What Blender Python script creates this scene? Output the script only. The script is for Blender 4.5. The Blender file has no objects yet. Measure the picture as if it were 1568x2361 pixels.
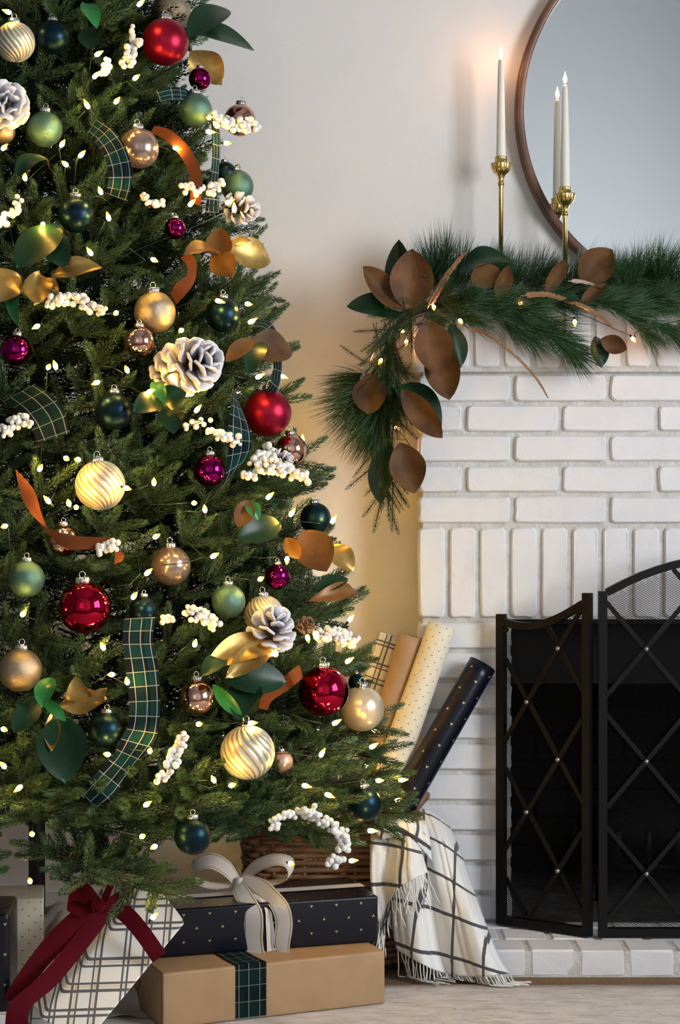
import bpy, bmesh, math, random
import numpy as np
from mathutils import Vector, Matrix

# ---------------------------------------------------------------- camera, light, exposure
SC = bpy.context.scene
COL = SC.collection
F, CZ, CD = 4180.0, 0.96, 4.0            # focal length in photo pixels, camera height, distance to the fireplace face
cam_d = bpy.data.cameras.new('camera')
cam_d.sensor_fit = 'HORIZONTAL'
cam_d.sensor_width = 36.0
cam_d.lens = F / 1568 * 36.0
cam_d.clip_start = 0.05
cam = bpy.data.objects.new('camera', cam_d)
cam.location = (0, -CD, CZ)
cam.rotation_euler = (math.pi / 2, 0, 0)
COL.objects.link(cam)
SC.camera = cam

world = bpy.data.worlds.new('daylight')
SC.world = world
world.use_nodes = True
world.node_tree.nodes['Background'].inputs[0].default_value = (0.75, 0.85, 1.0, 1)
world.node_tree.nodes['Background'].inputs[1].default_value = 0.3


def area(name, loc, rot, sx, sy, power, col):
    d = bpy.data.lights.new(name, 'AREA')
    d.shape = 'RECTANGLE'
    d.size, d.size_y = sx, sy
    d.energy = power
    d.color = col
    o = bpy.data.objects.new(name, d)
    o.location = loc
    o.rotation_euler = rot
    COL.objects.link(o)


# daylight just outside the two windows of the room (right wall, rear wall)
area('daylight_right', (2.52, -2.45, 1.65), (0, math.pi / 2, 0), 1.5, 1.7, 160, (0.925, 0.955, 1.0))
area('daylight_rear', (-0.9, -4.82, 1.6), (math.pi / 2, 0, 0), 1.3, 1.7, 7, (0.93, 0.96, 1.0))

SC.view_settings.view_transform = 'Standard'
SC.view_settings.look = 'None'
SC.view_settings.gamma = 1.0
SC.view_settings.use_curve_mapping = False
SC.view_settings.exposure = -0.08
SC.cycles.max_bounces = 8
SC.cycles.diffuse_bounces = 3
SC.cycles.glossy_bounces = 4
SC.cycles.sample_clamp_indirect = 6.0

RND = random.Random(7)
U = RND.uniform


def P(px, py, Y):
    """The place at depth Y that the photograph shows at (px, py)."""
    d = Y + CD
    return Vector(((px - 784) * d / F, Y, CZ - (py - 1180.5) * d / F))


def S(npx, Y):
    """Metres that npx photo pixels span at depth Y."""
    return npx * (Y + CD) / F


# ---------------------------------------------------------------- object helpers
def empty(name, loc=(0, 0, 0)):
    o = bpy.data.objects.new(name, None)
    o.location = loc
    o.empty_display_size = 0.02
    COL.objects.link(o)
    return o


def tag(o, label=None, cat=None, group=None, kind=None):
    if label: o['label'] = label
    if cat: o['category'] = cat
    if group: o['group'] = group
    if kind: o['kind'] = kind
    return o


def thing(name, label, cat, loc=(0, 0, 0), group=None):
    return tag(empty(name, loc), label, cat, group)


class MB:
    def __init__(s):
        s.v, s.f, s.m, s.uv = [], [], [], []

    def add(s, v, f, m=0, uv=None):
        b = len(s.v)
        s.v += [tuple(x) for x in v]
        for i, q in enumerate(f):
            s.f.append(tuple(b + k for k in q))
            s.m.append(m)
            s.uv.append(uv[i] if uv else None)
        return s

    def mesh(s, name, mats, smooth=True):
        me = bpy.data.meshes.new(name)
        me.from_pydata(s.v, [], s.f)
        for x in (mats if isinstance(mats, (list, tuple)) else [mats]):
            me.materials.append(x)
        if any(s.m):
            me.polygons.foreach_set('material_index', s.m)
        if any(u is not None for u in s.uv):
            ul = me.uv_layers.new(name='UVMap')
            k = 0
            for q, u in zip(s.f, s.uv):
                for j in range(len(q)):
                    ul.data[k].uv = u[j] if u is not None else (0, 0)
                    k += 1
        if smooth:
            me.polygons.foreach_set('use_smooth', [True] * len(s.f))
        me.update()
        return me

    def obj(s, name, mats, parent=None, smooth=True):
        return link(name, s.mesh(name, mats, smooth), parent)

    def box(s, a, b, m=0):
        x0, y0, z0 = a
        x1, y1, z1 = b
        v = [(x0, y0, z0), (x1, y0, z0), (x1, y1, z0), (x0, y1, z0), (x0, y0, z1), (x1, y0, z1), (x1, y1, z1), (x0, y1, z1)]
        return s.add(v, [(0, 3, 2, 1), (4, 5, 6, 7), (0, 1, 5, 4), (1, 2, 6, 5), (2, 3, 7, 6), (3, 0, 4, 7)], m)

    def tube(s, pts, r, n=8, m=0, caps=True):
        pts = [Vector(p) for p in pts]
        rs = r if isinstance(r, (list, tuple)) else [r] * len(pts)
        b = len(s.v)
        t0 = (pts[1] - pts[0]).normalized()
        ref = Vector((0, 0, 1)) if abs(t0.z) < 0.9 else Vector((1, 0, 0))
        nrm = t0.cross(ref).normalized()
        for i, p in enumerate(pts):
            t = (pts[min(i + 1, len(pts) - 1)] - pts[max(i - 1, 0)]).normalized()
            nrm = (nrm - t * nrm.dot(t)).normalized()
            bi = t.cross(nrm)
            for k in range(n):
                a = 2 * math.pi * k / n
                s.v.append(tuple(p + (nrm * math.cos(a) + bi * math.sin(a)) * rs[i]))
        for i in range(len(pts) - 1):
            for k in range(n):
                k2 = (k + 1) % n
                s.f.append((b + i * n + k, b + i * n + k2, b + (i + 1) * n + k2, b + (i + 1) * n + k))
                s.m.append(m)
                s.uv.append(None)
        if caps:
            s.f.append(tuple(b + k for k in range(n))[::-1])
            s.f.append(tuple(b + (len(pts) - 1) * n + k for k in range(n)))
            s.m += [m, m]
            s.uv += [None, None]
        return s

    def lathe(s, prof, n=24, m=0, c=(0, 0, 0), flute=None):
        b = len(s.v)
        for (r, z) in prof:
            for k in range(n):
                a = 2 * math.pi * k / n
                rr = r
                if flute and r > flute[1]:
                    rr = r * (1 + flute[2] * math.cos(flute[0] * a))
                s.v.append((c[0] + rr * math.cos(a), c[1] + rr * math.sin(a), c[2] + z))
        for i in range(len(prof) - 1):
            for k in range(n):
                k2 = (k + 1) % n
                s.f.append((b + i * n + k, b + i * n + k2, b + (i + 1) * n + k2, b + (i + 1) * n + k))
                s.m.append(m)
                s.uv.append(None)
        for i, rev in ((0, True), (len(prof) - 1, False)):
            if prof[i][0] > 1e-5:
                q = tuple(b + i * n + k for k in range(n))
                s.f.append(q[::-1] if rev else q)
                s.m.append(m)
                s.uv.append(None)
        return s


def link(name, me, parent=None):
    o = bpy.data.objects.new(name, me)
    COL.objects.link(o)
    if parent is not None:
        o.parent = parent
    return o


def dup(src, parent, mat=None):
    o = src.copy()
    COL.objects.link(o)
    o.parent = parent
    if mat is not None:
        o.matrix_local = mat
    return o


def cr(pts, n):
    """Catmull-Rom through rows of numbers, n samples per span."""
    p = np.array(pts, float)
    p = np.vstack([2 * p[0] - p[1], p, 2 * p[-1] - p[-2]])
    out = []
    for i in range(1, len(p) - 2):
        for k in range(n):
            t = k / n
            out.append(0.5 * (2 * p[i] + (p[i + 1] - p[i - 1]) * t + (2 * p[i - 1] - 5 * p[i] + 4 * p[i + 1] - p[i + 2]) * t * t
                              + (3 * p[i] - p[i - 1] - 3 * p[i + 1] + p[i + 2]) * t ** 3))
    out.append(p[-2])
    return np.array(out)


def chamfer(w, d, h, c, seg=1, jit=0.0):
    bm = bmesh.new()
    bmesh.ops.create_cube(bm, size=1)
    for v in bm.verts:
        v.co = Vector((v.co.x * w, v.co.y * d, v.co.z * h))
    bmesh.ops.bevel(bm, geom=list(bm.edges), offset=c, segments=seg, affect='EDGES', profile=0.6)
    if jit:
        for v in bm.verts:
            v.co += Vector((U(-jit, jit), U(-jit, jit), U(-jit, jit)))
    return bm


# ---------------------------------------------------------------- materials
class NT:
    def __init__(s, name):
        s.mat = bpy.data.materials.new(name)
        s.mat.use_nodes = True
        s.nt = s.mat.node_tree
        s.b = s.nt.nodes['Principled BSDF']
        s.out = s.nt.nodes['Material Output']

    def new(s, t, **kw):
        n = s.nt.nodes.new(t)
        for k, v in kw.items():
            setattr(n, k, v)
        return n

    def set(s, sock, v):
        if hasattr(v, 'is_output') or isinstance(v, bpy.types.NodeSocket):
            s.nt.links.new(v, sock)
        elif isinstance(v, (tuple, list)) and len(v) == 3 and sock.type == 'RGBA':
            sock.default_value = (*v, 1)
        else:
            sock.default_value = v

    def i(s, name, v):
        s.set(s.b.inputs[name], v)
        return s

    def m(s, op, a, b=0.0, c=0.0):
        n = s.new('ShaderNodeMath', operation=op)
        s.set(n.inputs[0], a)
        s.set(n.inputs[1], b)
        s.set(n.inputs[2], c)
        return n.outputs[0]

    def mix(s, f, a, b):
        n = s.new('ShaderNodeMix', data_type='RGBA')
        s.set(n.inputs[0], f)
        s.set(n.inputs[6], a)
        s.set(n.inputs[7], b)
        return n.outputs[2]

    def coord(s, which='Object'):
        return s.new('ShaderNodeTexCoord').outputs[which]

    def xyz(s, v):
        n = s.new('ShaderNodeSeparateXYZ')
        s.set(n.inputs[0], v)
        return n.outputs

    def scale(s, v, k):
        n = s.new('ShaderNodeMapping')
        s.set(n.inputs[0], v)
        n.inputs['Scale'].default_value = k
        return n.outputs[0]

    def noise(s, v, scale, detail=3.0, rough=0.5):
        n = s.new('ShaderNodeTexNoise')
        s.set(n.inputs['Vector'], v)
        n.inputs['Scale'].default_value = scale
        n.inputs['Detail'].default_value = detail
        n.inputs['Roughness'].default_value = rough
        return n.outputs['Fac']

    def ramp(s, f, lo, hi):
        n = s.new('ShaderNodeMapRange')
        s.set(n.inputs[0], f)
        n.inputs[1].default_value = lo
        n.inputs[2].default_value = hi
        return n.outputs[0]

    def bump(s, h, strength=0.3, dist=0.002):
        n = s.new('ShaderNodeBump')
        s.set(n.inputs['Height'], h)
        n.inputs['Strength'].default_value = strength
        n.inputs['Distance'].default_value = dist
        s.i('Normal', n.outputs[0])
        return s

    def stripe(s, c, period, width, off=0.0):
        """1 inside a stripe of that width (metres) repeated every period"""
        t = s.m('FRACT', s.m('ADD', s.m('DIVIDE', c, period), off + 100))
        return s.m('LESS_THAN', t, width / period)


def pm(name, col, rough=0.5, metal=0.0, col2=None, nscale=8.0, bump=None, spec=None, coat=None, sheen=None, emit=None, lo=0.35, hi=0.65, sss=None):
    n = NT(name)
    n.i('Roughness', rough).i('Metallic', metal)
    v = n.coord()
    if col2:
        n.i('Base Color', n.mix(n.ramp(n.noise(v, nscale, 4), lo, hi), col, col2))
    else:
        n.i('Base Color', col)
    if bump:
        n.bump(n.noise(v, bump[0], 4), bump[1], bump[2] if len(bump) > 2 else 0.002)
    if spec is not None: n.i('Specular IOR Level', spec)
    if coat: n.i('Coat Weight', coat[0]).i('Coat Roughness', coat[1])
    if sheen: n.i('Sheen Weight', sheen[0]).i('Sheen Roughness', 0.4).i('Sheen Tint', sheen[1])
    if emit: n.i('Emission Color', emit[0]).i('Emission Strength', emit[1])
    if sss: n.i('Subsurface Weight', sss).i('Subsurface Radius', (0.02, 0.012, 0.006))
    return n.mat


M = {}
M['wall'] = pm('wall_plaster', (0.80, 0.78, 0.755), 0.75, bump=(55, 0.18, 0.003))
M['room'] = pm('room_paint', (0.72, 0.765, 0.80), 0.8)
M['dim_wall'] = pm('room_dimming_paint', (0.16, 0.17, 0.17), 0.8)  # invented dark tone for the unseen left wall, dims the room's bounce light
M['ceil'] = pm('ceiling_paint', (0.45, 0.46, 0.47), 0.8)
M['trim'] = pm('white_trim', (0.8, 0.8, 0.8), 0.4)
M['brick'] = pm('painted_brick', (0.80, 0.80, 0.815), 0.55, col2=(0.75, 0.75, 0.76), nscale=14, bump=(70, 0.35, 0.002))
M['mortar'] = pm('painted_mortar', (0.55, 0.54, 0.50), 0.85, col2=(0.68, 0.67, 0.64), nscale=40, bump=(110, 0.9, 0.004))
M['soot'] = pm('sooted_firebrick', (0.005, 0.005, 0.0055), 0.9, spec=0.15, col2=(0.0025, 0.0025, 0.0025), nscale=9, bump=(40, 0.5))
M['ash'] = pm('firebox_floor', (0.07, 0.065, 0.062), 0.85, col2=(0.03, 0.028, 0.026), nscale=20)
M['mesh'] = pm('black_wire_mesh', (0.006, 0.006, 0.006), 0.7, spec=0.1)
M['iron'] = pm('black_iron', (0.005, 0.0045, 0.0045), 0.45, spec=0.18, bump=(180, 0.15, 0.001))
M['pewter'] = pm('pewter_stud', (0.35, 0.32, 0.31), 0.35, 0.9)
M['brass'] = pm('polished_brass', (0.80, 0.58, 0.20), 0.22, 1.0)
M['wax'] = pm('ivory_wax', (0.83, 0.80, 0.70), 0.45, sss=0.25)
M['wick'] = pm('burnt_wick', (0.03, 0.025, 0.02), 0.9)
M['flame'] = pm('candle_flame', (1, 0.7, 0.4), 0.5, emit=((1.0, 0.47, 0.20), 150))
M['mirror'] = pm('mirror_glass', (0.86, 0.88, 0.88), 0.02, 1.0)
M['walnut'] = pm('walnut_frame', (0.16, 0.075, 0.04), 0.4, col2=(0.09, 0.04, 0.022), nscale=22, bump=(60, 0.2))


def bulb_mat(name, col, strength):
    # the filament sits low in the bulb, the glass tip only glows amber
    n = NT(name)
    z = n.xyz(n.coord())[2]
    k = n.ramp(z, 0.0135, 0.0075)
    n.i('Emission Color', n.mix(k, (1.0, 0.42, 0.05), col))
    n.i('Emission Strength', n.m('ADD', 2.2, n.m('MULTIPLY', n.m('MULTIPLY', k, k), strength)))
    n.i('Base Color', (0.9, 0.6, 0.25))
    return n.mat


M['bulb'] = bulb_mat('lit_bulb', (1.0, 0.56, 0.10), 250)
M['bulb2'] = bulb_mat('lit_garland_bulb', (1.0, 0.36, 0.10), 80)
M['wire'] = pm('green_wire', (0.012, 0.03, 0.015), 0.5)
M['bark'] = pm('brown_stem', (0.030, 0.022, 0.012), 0.8)
M['pole'] = pm('black_pole', (0.012, 0.012, 0.013), 0.4)


def needle_mat(name, a, b, rough=0.45):
    n = NT(name)
    g = n.new('ShaderNodeNewGeometry')
    o = n.new('ShaderNodeObjectInfo')
    f = n.m('ADD', n.m('MULTIPLY', g.outputs['Random Per Island'], 0.6), n.m('MULTIPLY', o.outputs['Random'], 0.5))
    n.i('Base Color', n.mix(f, a, b)).i('Roughness', rough).i('Specular IOR Level', 0.35)
    return n.mat


M['needle'] = needle_mat('fir_needles', (0.020, 0.058, 0.019), (0.088, 0.155, 0.064))
M['pine'] = needle_mat('pine_needles', (0.008, 0.040, 0.012), (0.045, 0.115, 0.034), 0.4)
M['core'] = pm('inner_needles_painted_shade', (0.005, 0.012, 0.004), 0.9, spec=0.1)  # shade between the branches painted as a near-black needle colour
M['leaf_top'] = pm('magnolia_top', (0.005, 0.024, 0.008), 0.34, col2=(0.009, 0.040, 0.014), nscale=16, spec=0.28, bump=(90, 0.12))
M['leaf_bright'] = pm('magnolia_bright', (0.02, 0.16, 0.03), 0.32, col2=(0.03, 0.20, 0.04), nscale=30)
M['leaf_under'] = pm('magnolia_underside', (0.055, 0.023, 0.008), 0.6, col2=(0.15, 0.070, 0.022), nscale=13, spec=0.25, bump=(120, 0.2))
M['leaf_gold'] = pm('gold_leaf', (0.50, 0.33, 0.10), 0.36, 0.6, col2=(0.33, 0.20, 0.045), nscale=30, bump=(70, 0.25))
M['leaf_amber'] = pm('amber_leaf', (0.23, 0.095, 0.012), 0.45, 0.15, col2=(0.16, 0.062, 0.009), nscale=20)
M['fern_gold'] = pm('gilded_fern', (0.50, 0.30, 0.16), 0.4, 0.6)
M['fern_pale'] = pm('pale_gilded_fern', (0.62, 0.52, 0.44), 0.4, 0.6)
M['berry'] = pm('white_berry', (0.82, 0.80, 0.74), 0.45, sss=0.15)
M['berry_stem'] = pm('berry_stem', (0.20, 0.07, 0.05), 0.8)
M['cap'] = pm('silver_cap', (0.80, 0.78, 0.74), 0.22, 1.0)
M['velvet'] = pm('rust_velvet', (0.135, 0.036, 0.010), 0.85, sheen=(0.25, (1, 0.5, 0.25)), spec=0.1, bump=(300, 0.15))
M['burgundy'] = pm('burgundy_velvet', (0.075, 0.0015, 0.007), 0.75, sheen=(0.15, (0.9, 0.1, 0.2)), spec=0.1, bump=(300, 0.15))
M['kraft'] = pm('kraft_paper', (0.40, 0.255, 0.13), 0.6, col2=(0.35, 0.22, 0.11), nscale=14, bump=(45, 0.15))
M['grey_cloth'] = pm('grey_cloth', (0.40, 0.37, 0.34), 0.85, col2=(0.55, 0.53, 0.50), nscale=9, bump=(40, 0.5))
M['wicker'] = pm('dark_wicker', (0.14, 0.065, 0.03), 0.55, col2=(0.26, 0.14, 0.07), nscale=16, bump=(120, 0.4))
M['carpet'] = pm('brown_carpet', (0.17, 0.10, 0.052), 0.95, col2=(0.25, 0.155, 0.085), nscale=180, bump=(420, 1.0, 0.004))


def ball_mat(name, col, rough, metal, col2=None, crackle=0.0, coat=None):
    n = NT(name)
    v = n.coord()
    f = n.ramp(n.noise(v, 38, 5, 0.6), 0.35, 0.65)
    n.i('Base Color', n.mix(f, col, col2 or col)).i('Metallic', metal)
    n.i('Roughness', n.m('ADD', rough, n.m('MULTIPLY', f, crackle * 0.25)))
    if crackle:
        n.bump(n.noise(v, 70, 4, 0.6), crackle, 0.0012)
    if coat: n.i('Coat Weight', coat[0]).i('Coat Roughness', coat[1])
    return n.mat


B = {
    'navy': ball_mat('navy_satin', (0.0045, 0.022, 0.034), 0.36, 0.85),
    'redmatte': ball_mat('red_satin', (0.31, 0.007, 0.030), 0.36, 0.85),
    'redshiny': ball_mat('red_mirror', (0.50, 0.008, 0.035), 0.05, 1.0),
    'plum': ball_mat('plum_mirror', (0.26, 0.006, 0.10), 0.07, 1.0),
    'green': ball_mat('sage_pearl', (0.075, 0.165, 0.115), 0.28, 0.6, (0.12, 0.24, 0.175), 0.35),
    'gold': ball_mat('champagne_pearl', (0.47, 0.385, 0.26), 0.26, 0.8, (0.37, 0.29, 0.18), 0.4),
    'pearl': ball_mat('ivory_pearl', (0.80, 0.69, 0.52), 0.28, 0.6, (0.72, 0.60, 0.42)),
    'copper': ball_mat('copper_mirror', (0.72, 0.40, 0.29), 0.08, 1.0),
    'taupe': ball_mat('taupe_gloss', (0.36, 0.26, 0.205), 0.22, 0.7, None, 0, (0.7, 0.05)),
    'rose': ball_mat('rose_satin', (0.62, 0.42, 0.38), 0.35, 0.7),
}
n = NT('mercury_swirl')
a = n.new('ShaderNodeAttribute', attribute_name='groove')
v = n.coord()
f = n.m('MINIMUM', 1.0, n.m('MULTIPLY', n.m('MULTIPLY', a.outputs['Fac'], 1.7), n.ramp(n.noise(v, 60, 4), 0.25, 0.5)))
n.i('Base Color', n.mix(f, (0.72, 0.71, 0.66), (0.48, 0.34, 0.08))).i('Metallic', 0.45).i('Roughness', 0.25)
n.bump(n.noise(v, 90, 4), 0.25, 0.001)
B['swirl'] = n.mat


def tartan(name, dark, green, line, px=0.026, wl=0.0016):
    """woven check for ribbons: u along the ribbon in metres, v across it 0..1"""
    n = NT(name)
    o = n.xyz(n.coord('UV'))
    a = n.stripe(o[0], px * 2, px * 1.1)
    b = n.m('MAXIMUM', n.m('LESS_THAN', n.m('ABSOLUTE', n.m('SUBTRACT', o[1], 0.42)), 0.15),
            n.m('LESS_THAN', n.m('ABSOLUTE', n.m('SUBTRACT', o[1], 0.80)), 0.10))
    g = n.m('MULTIPLY', n.m('ADD', a, b), 0.5)
    c = n.mix(g, dark, green)
    l = n.stripe(o[0], px, wl)
    for vv in (0.22, 0.58, 0.90):
        l = n.m('MAXIMUM', l, n.m('LESS_THAN', n.m('ABSOLUTE', n.m('SUBTRACT', o[1], vv)), 0.013))
    n.i('Base Color', n.mix(n.m('MULTIPLY', l, 0.75), c, line)).i('Roughness', 0.8).i('Specular IOR Level', 0.08)
    return n.mat


M['tartan'] = tartan('tartan_ribbon', (0.002, 0.005, 0.012), (0.002, 0.027, 0.033), (0.34, 0.35, 0.36), 0.026, 0.0012)
M['tartan_dark'] = tartan('dark_tartan_ribbon', (0.003, 0.006, 0.009), (0.004, 0.018, 0.014), (0.22, 0.24, 0.22), 0.03, 0.0012)


def edge_ribbon():
    n = NT('white_gold_edge_ribbon')
    o = n.xyz(n.coord('UV'))
    d = n.m('ABSOLUTE', n.m('SUBTRACT', o[1], 0.5))
    g = n.m('LESS_THAN', n.m('ABSOLUTE', n.m('SUBTRACT', d, 0.39)), 0.024)
    n.i('Base Color', n.mix(g, (0.72, 0.70, 0.70), (0.50, 0.37, 0.10))).i('Roughness', 0.5)
    n.i('Metallic', n.m('MULTIPLY', g, 0.6))
    n.bump(n.stripe(o[0], 0.0022, 0.0011), 0.25, 0.0006)
    return n.mat


M['white_ribbon'] = edge_ribbon()


def dots(n, o, cx, cy, r, triple):
    """mask of printed dots on paper (o: uv in metres); two offset lattices"""
    best = None
    for ox, oy, sgn in ((0, 0, 1), (0.5, 0.5, -1)):
        fx = n.m('MULTIPLY', n.m('SUBTRACT', n.m('FRACT', n.m('ADD', n.m('DIVIDE', o[0], cx), ox + 100)), 0.5), cx)
        fy = n.m('MULTIPLY', n.m('SUBTRACT', n.m('FRACT', n.m('ADD', n.m('DIVIDE', o[1], cy), oy + 100)), 0.5), cy)
        for ex, ey in (((-1.25 * r, -r * sgn), (1.25 * r, -r * sgn), (0, 1.2 * r * sgn)) if triple else ((0, 0),)):
            dx, dy = n.m('SUBTRACT', fx, ex), n.m('SUBTRACT', fy, ey)
            d = n.m('ADD', n.m('MULTIPLY', dx, dx), n.m('MULTIPLY', dy, dy))
            k = n.m('LESS_THAN', d, r * r)
            best = k if best is None else n.m('MAXIMUM', best, k)
    return best


def paper(name, base, dot, cx, cy, r, triple, metal, rough, warp=0):
    n = NT(name)
    o = n.xyz(n.coord('UV'))
    k = dots(n, o, cx, cy, r, triple)
    n.i('Specular IOR Level', 0.3)
    n.i('Base Color', n.mix(k, base, dot)).i('Metallic', n.m('MULTIPLY', k, metal)).i('Roughness', rough)
    n.bump(n.noise(n.coord(), 30, 3), 0.1, 0.002)
    return n.mat


M['navy_paper'] = paper('navy_paper_gold_dots', (0.0025, 0.004, 0.011), (0.75, 0.62, 0.22), 0.051, 0.053, 0.0011, True, 0.7, 0.36)
M['navy_roll'] = paper('navy_roll_gold_dots', (0.002, 0.003, 0.010), (0.85, 0.75, 0.35), 0.050, 0.053, 0.0012, True, 0.7, 0.30)
M['cream_paper'] = paper('cream_paper_dots', (0.78, 0.72, 0.58), (0.02, 0.02, 0.02), 0.023, 0.026, 0.0012, False, 0, 0.5)


def plaid_paper():
    n = NT('cream_plaid_paper')
    o = n.xyz(n.coord('UV'))
    per = 0.118
    l = None
    gold = None
    for c in (o[0], o[1]):
        for off, w in ((0.0, 0.0042), (0.09, 0.0030), (0.29, 0.0030), (0.37, 0.0042), (0.72, 0.0036), (0.79, 0.0036)):
            k = n.stripe(c, per, w, -off)
            l = k if l is None else n.m('MAXIMUM', l, k)
        g = n.m('ADD', n.stripe(c, per, 0.004, -0.05), n.stripe(c, per, 0.004, -0.33))
        gold = g if gold is None else n.m('ADD', gold, g)
    col = n.mix(n.m('MULTIPLY', gold, 0.4), (0.80, 0.77, 0.70), (0.55, 0.38, 0.12))
    n.i('Base Color', n.mix(n.m('MULTIPLY', l, 0.9), col, (0.035, 0.035, 0.05))).i('Roughness', 0.5)
    n.bump(n.noise(n.coord(), 30, 3), 0.1, 0.002)
    return n.mat


M['plaid_paper'] = plaid_paper()


def throw_mat():
    n = NT('white_wool_black_windowpane')
    o = n.xyz(n.coord('UV'))
    l = n.m('MAXIMUM', n.stripe(o[0], 0.072, 0.0060, -(0.2205 - 0.003) / 0.072), n.stripe(o[1], 0.097, 0.0085, -(0.2936 - 0.004) / 0.097))
    nz = n.noise(n.coord(), 260, 3)
    n.i('Base Color', n.mix(n.m('MULTIPLY', l, 0.95), (0.80, 0.79, 0.76), (0.022, 0.024, 0.035))).i('Roughness', 0.9)
    n.i('Sheen Weight', 0.3)
    n.bump(nz, 0.3, 0.0015)
    return n.mat


M['throw'] = throw_mat()
M['fringe'] = pm('fringe_yarn', (0.78, 0.76, 0.70), 0.9)
M['fringe_black'] = pm('black_fringe_yarn', (0.03, 0.03, 0.04), 0.9)


def rug_mat():
    n = NT('distressed_rug')
    v = n.coord()
    st = n.scale(v, (2.0, 42.0, 1.0))
    a = n.noise(st, 6.0, 8, 0.7)
    b = n.noise(n.scale(v, (5, 8, 1)), 3.0, 6, 0.65)
    c = n.mix(n.ramp(a, 0.36, 0.56), (0.34, 0.28, 0.25), (0.72, 0.68, 0.645))
    c = n.mix(n.m('MULTIPLY', n.ramp(b, 0.42, 0.62), 0.6), c, (0.80, 0.77, 0.73))
    sp = n.ramp(n.noise(n.scale(v, (1.0, 2.4, 1)), 60.0, 3, 0.5), 0.70, 0.73)
    c = n.mix(n.m('MULTIPLY', sp, 0.7), c, (0.06, 0.04, 0.035))
    n.i('Base Color', c).i('Roughness', 0.95)
    n.bump(n.noise(n.scale(v, (1, 3, 1)), 180, 4), 0.6, 0.003)
    return n.mat


M['rug'] = rug_mat()

# ---------------------------------------------------------------- the room
YW = 0.165                      # the wall behind the fireplace


def struct(name, mb, mat, smooth=False):
    return tag(mb.obj(name, mat, None, smooth), kind='structure')


struct('floor', MB().box((-3.0, -4.7, -0.05), (2.4, YW, 0.0)), M['carpet'])
struct('ceiling', MB().box((-3.0, -4.7, 4.3), (2.4, YW, 4.35)), M['ceil'])
w = MB()
w.box((-3.0, YW, 0), (0.30, YW + 0.1, 4.3)).box((1.40, YW, 0), (2.4, YW + 0.1, 4.3)).box((0.30, YW, 1.0), (1.40, YW + 0.1, 4.3))
struct('wall_back', w, M['wall'])
struct('wall_left', MB().box((-3.1, -4.7, 0), (-3.0, YW, 4.3)), M['dim_wall'])
w = MB()
w.box((2.4, -4.7, 0), (2.5, -3.3, 4.3)).box((2.4, -1.6, 0), (2.5, YW, 4.3)).box((2.4, -3.3, 0), (2.5, -1.6, 0.9)).box((2.4, -3.3, 2.4), (2.5, -1.6, 4.3))
struct('wall_right', w, M['room'])
w = MB()
w.box((-3.0, -4.8, 0), (-1.55, -4.7, 4.3)).box((-0.25, -4.8, 0), (2.4, -4.7, 4.3)).box((-1.55, -4.8, 0), (-0.25, -4.7, 0.75)).box((-1.55, -4.8, 2.45), (-0.25, -4.7, 4.3))
struct('wall_rear', w, M['room'])
struct('baseboard_back', MB().box((-3.0, YW - 0.014, 0), (0.172, YW, 0.09)), M['trim'])


def window(name, horizontal, at, a0, a1, z0, z1):
    root = tag(empty(name), kind='structure')

    def bar(nm, u0, u1, v0, v1):
        mb = MB()
        if horizontal: mb.box((u0, at - 0.02, v0), (u1, at + 0.02, v1))
        else: mb.box((at - 0.02, u0, v0), (at + 0.02, u1, v1))
        mb.obj(nm, M['trim'], root, False)
    t = 0.045
    bar('frame_side', a0, a0 + t, z0, z1)
    bar('frame_side', a1 - t, a1, z0, z1)
    bar('frame_rail', a0 + t, a1 - t, z0, z0 + t)
    bar('frame_rail', a0 + t, a1 - t, z1 - t, z1)
    m = (a0 + a1) / 2
    bar('muntin', m - 0.02, m + 0.02, z0 + t, z1 - t)
    for k in (1, 2):
        z = z0 + (z1 - z0) * k / 3
        bar('muntin', a0 + t, m - 0.02, z - 0.012, z + 0.012)
        bar('muntin', m + 0.02, a1 - t, z - 0.012, z + 0.012)


window('window_1', False, 2.45, -3.3, -1.6, 0.9, 2.4)
window('window_2', True, -4.75, -1.55, -0.25, 0.75, 2.45)

# ---------------------------------------------------------------- brick fireplace
HZ = 0.056                      # hearth height
FX0, FX1 = 0.175, 1.525         # fireplace left and right
OX0, OX1, OZ = 0.379, 1.321, 0.722
fire = thing('fireplace', 'white painted brick fireplace with soldier courses and a low brick hearth', 'fireplace', (0.85, 0, 0))
FO = Vector((0.85, 0, 0))
brick_cache = {}


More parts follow.
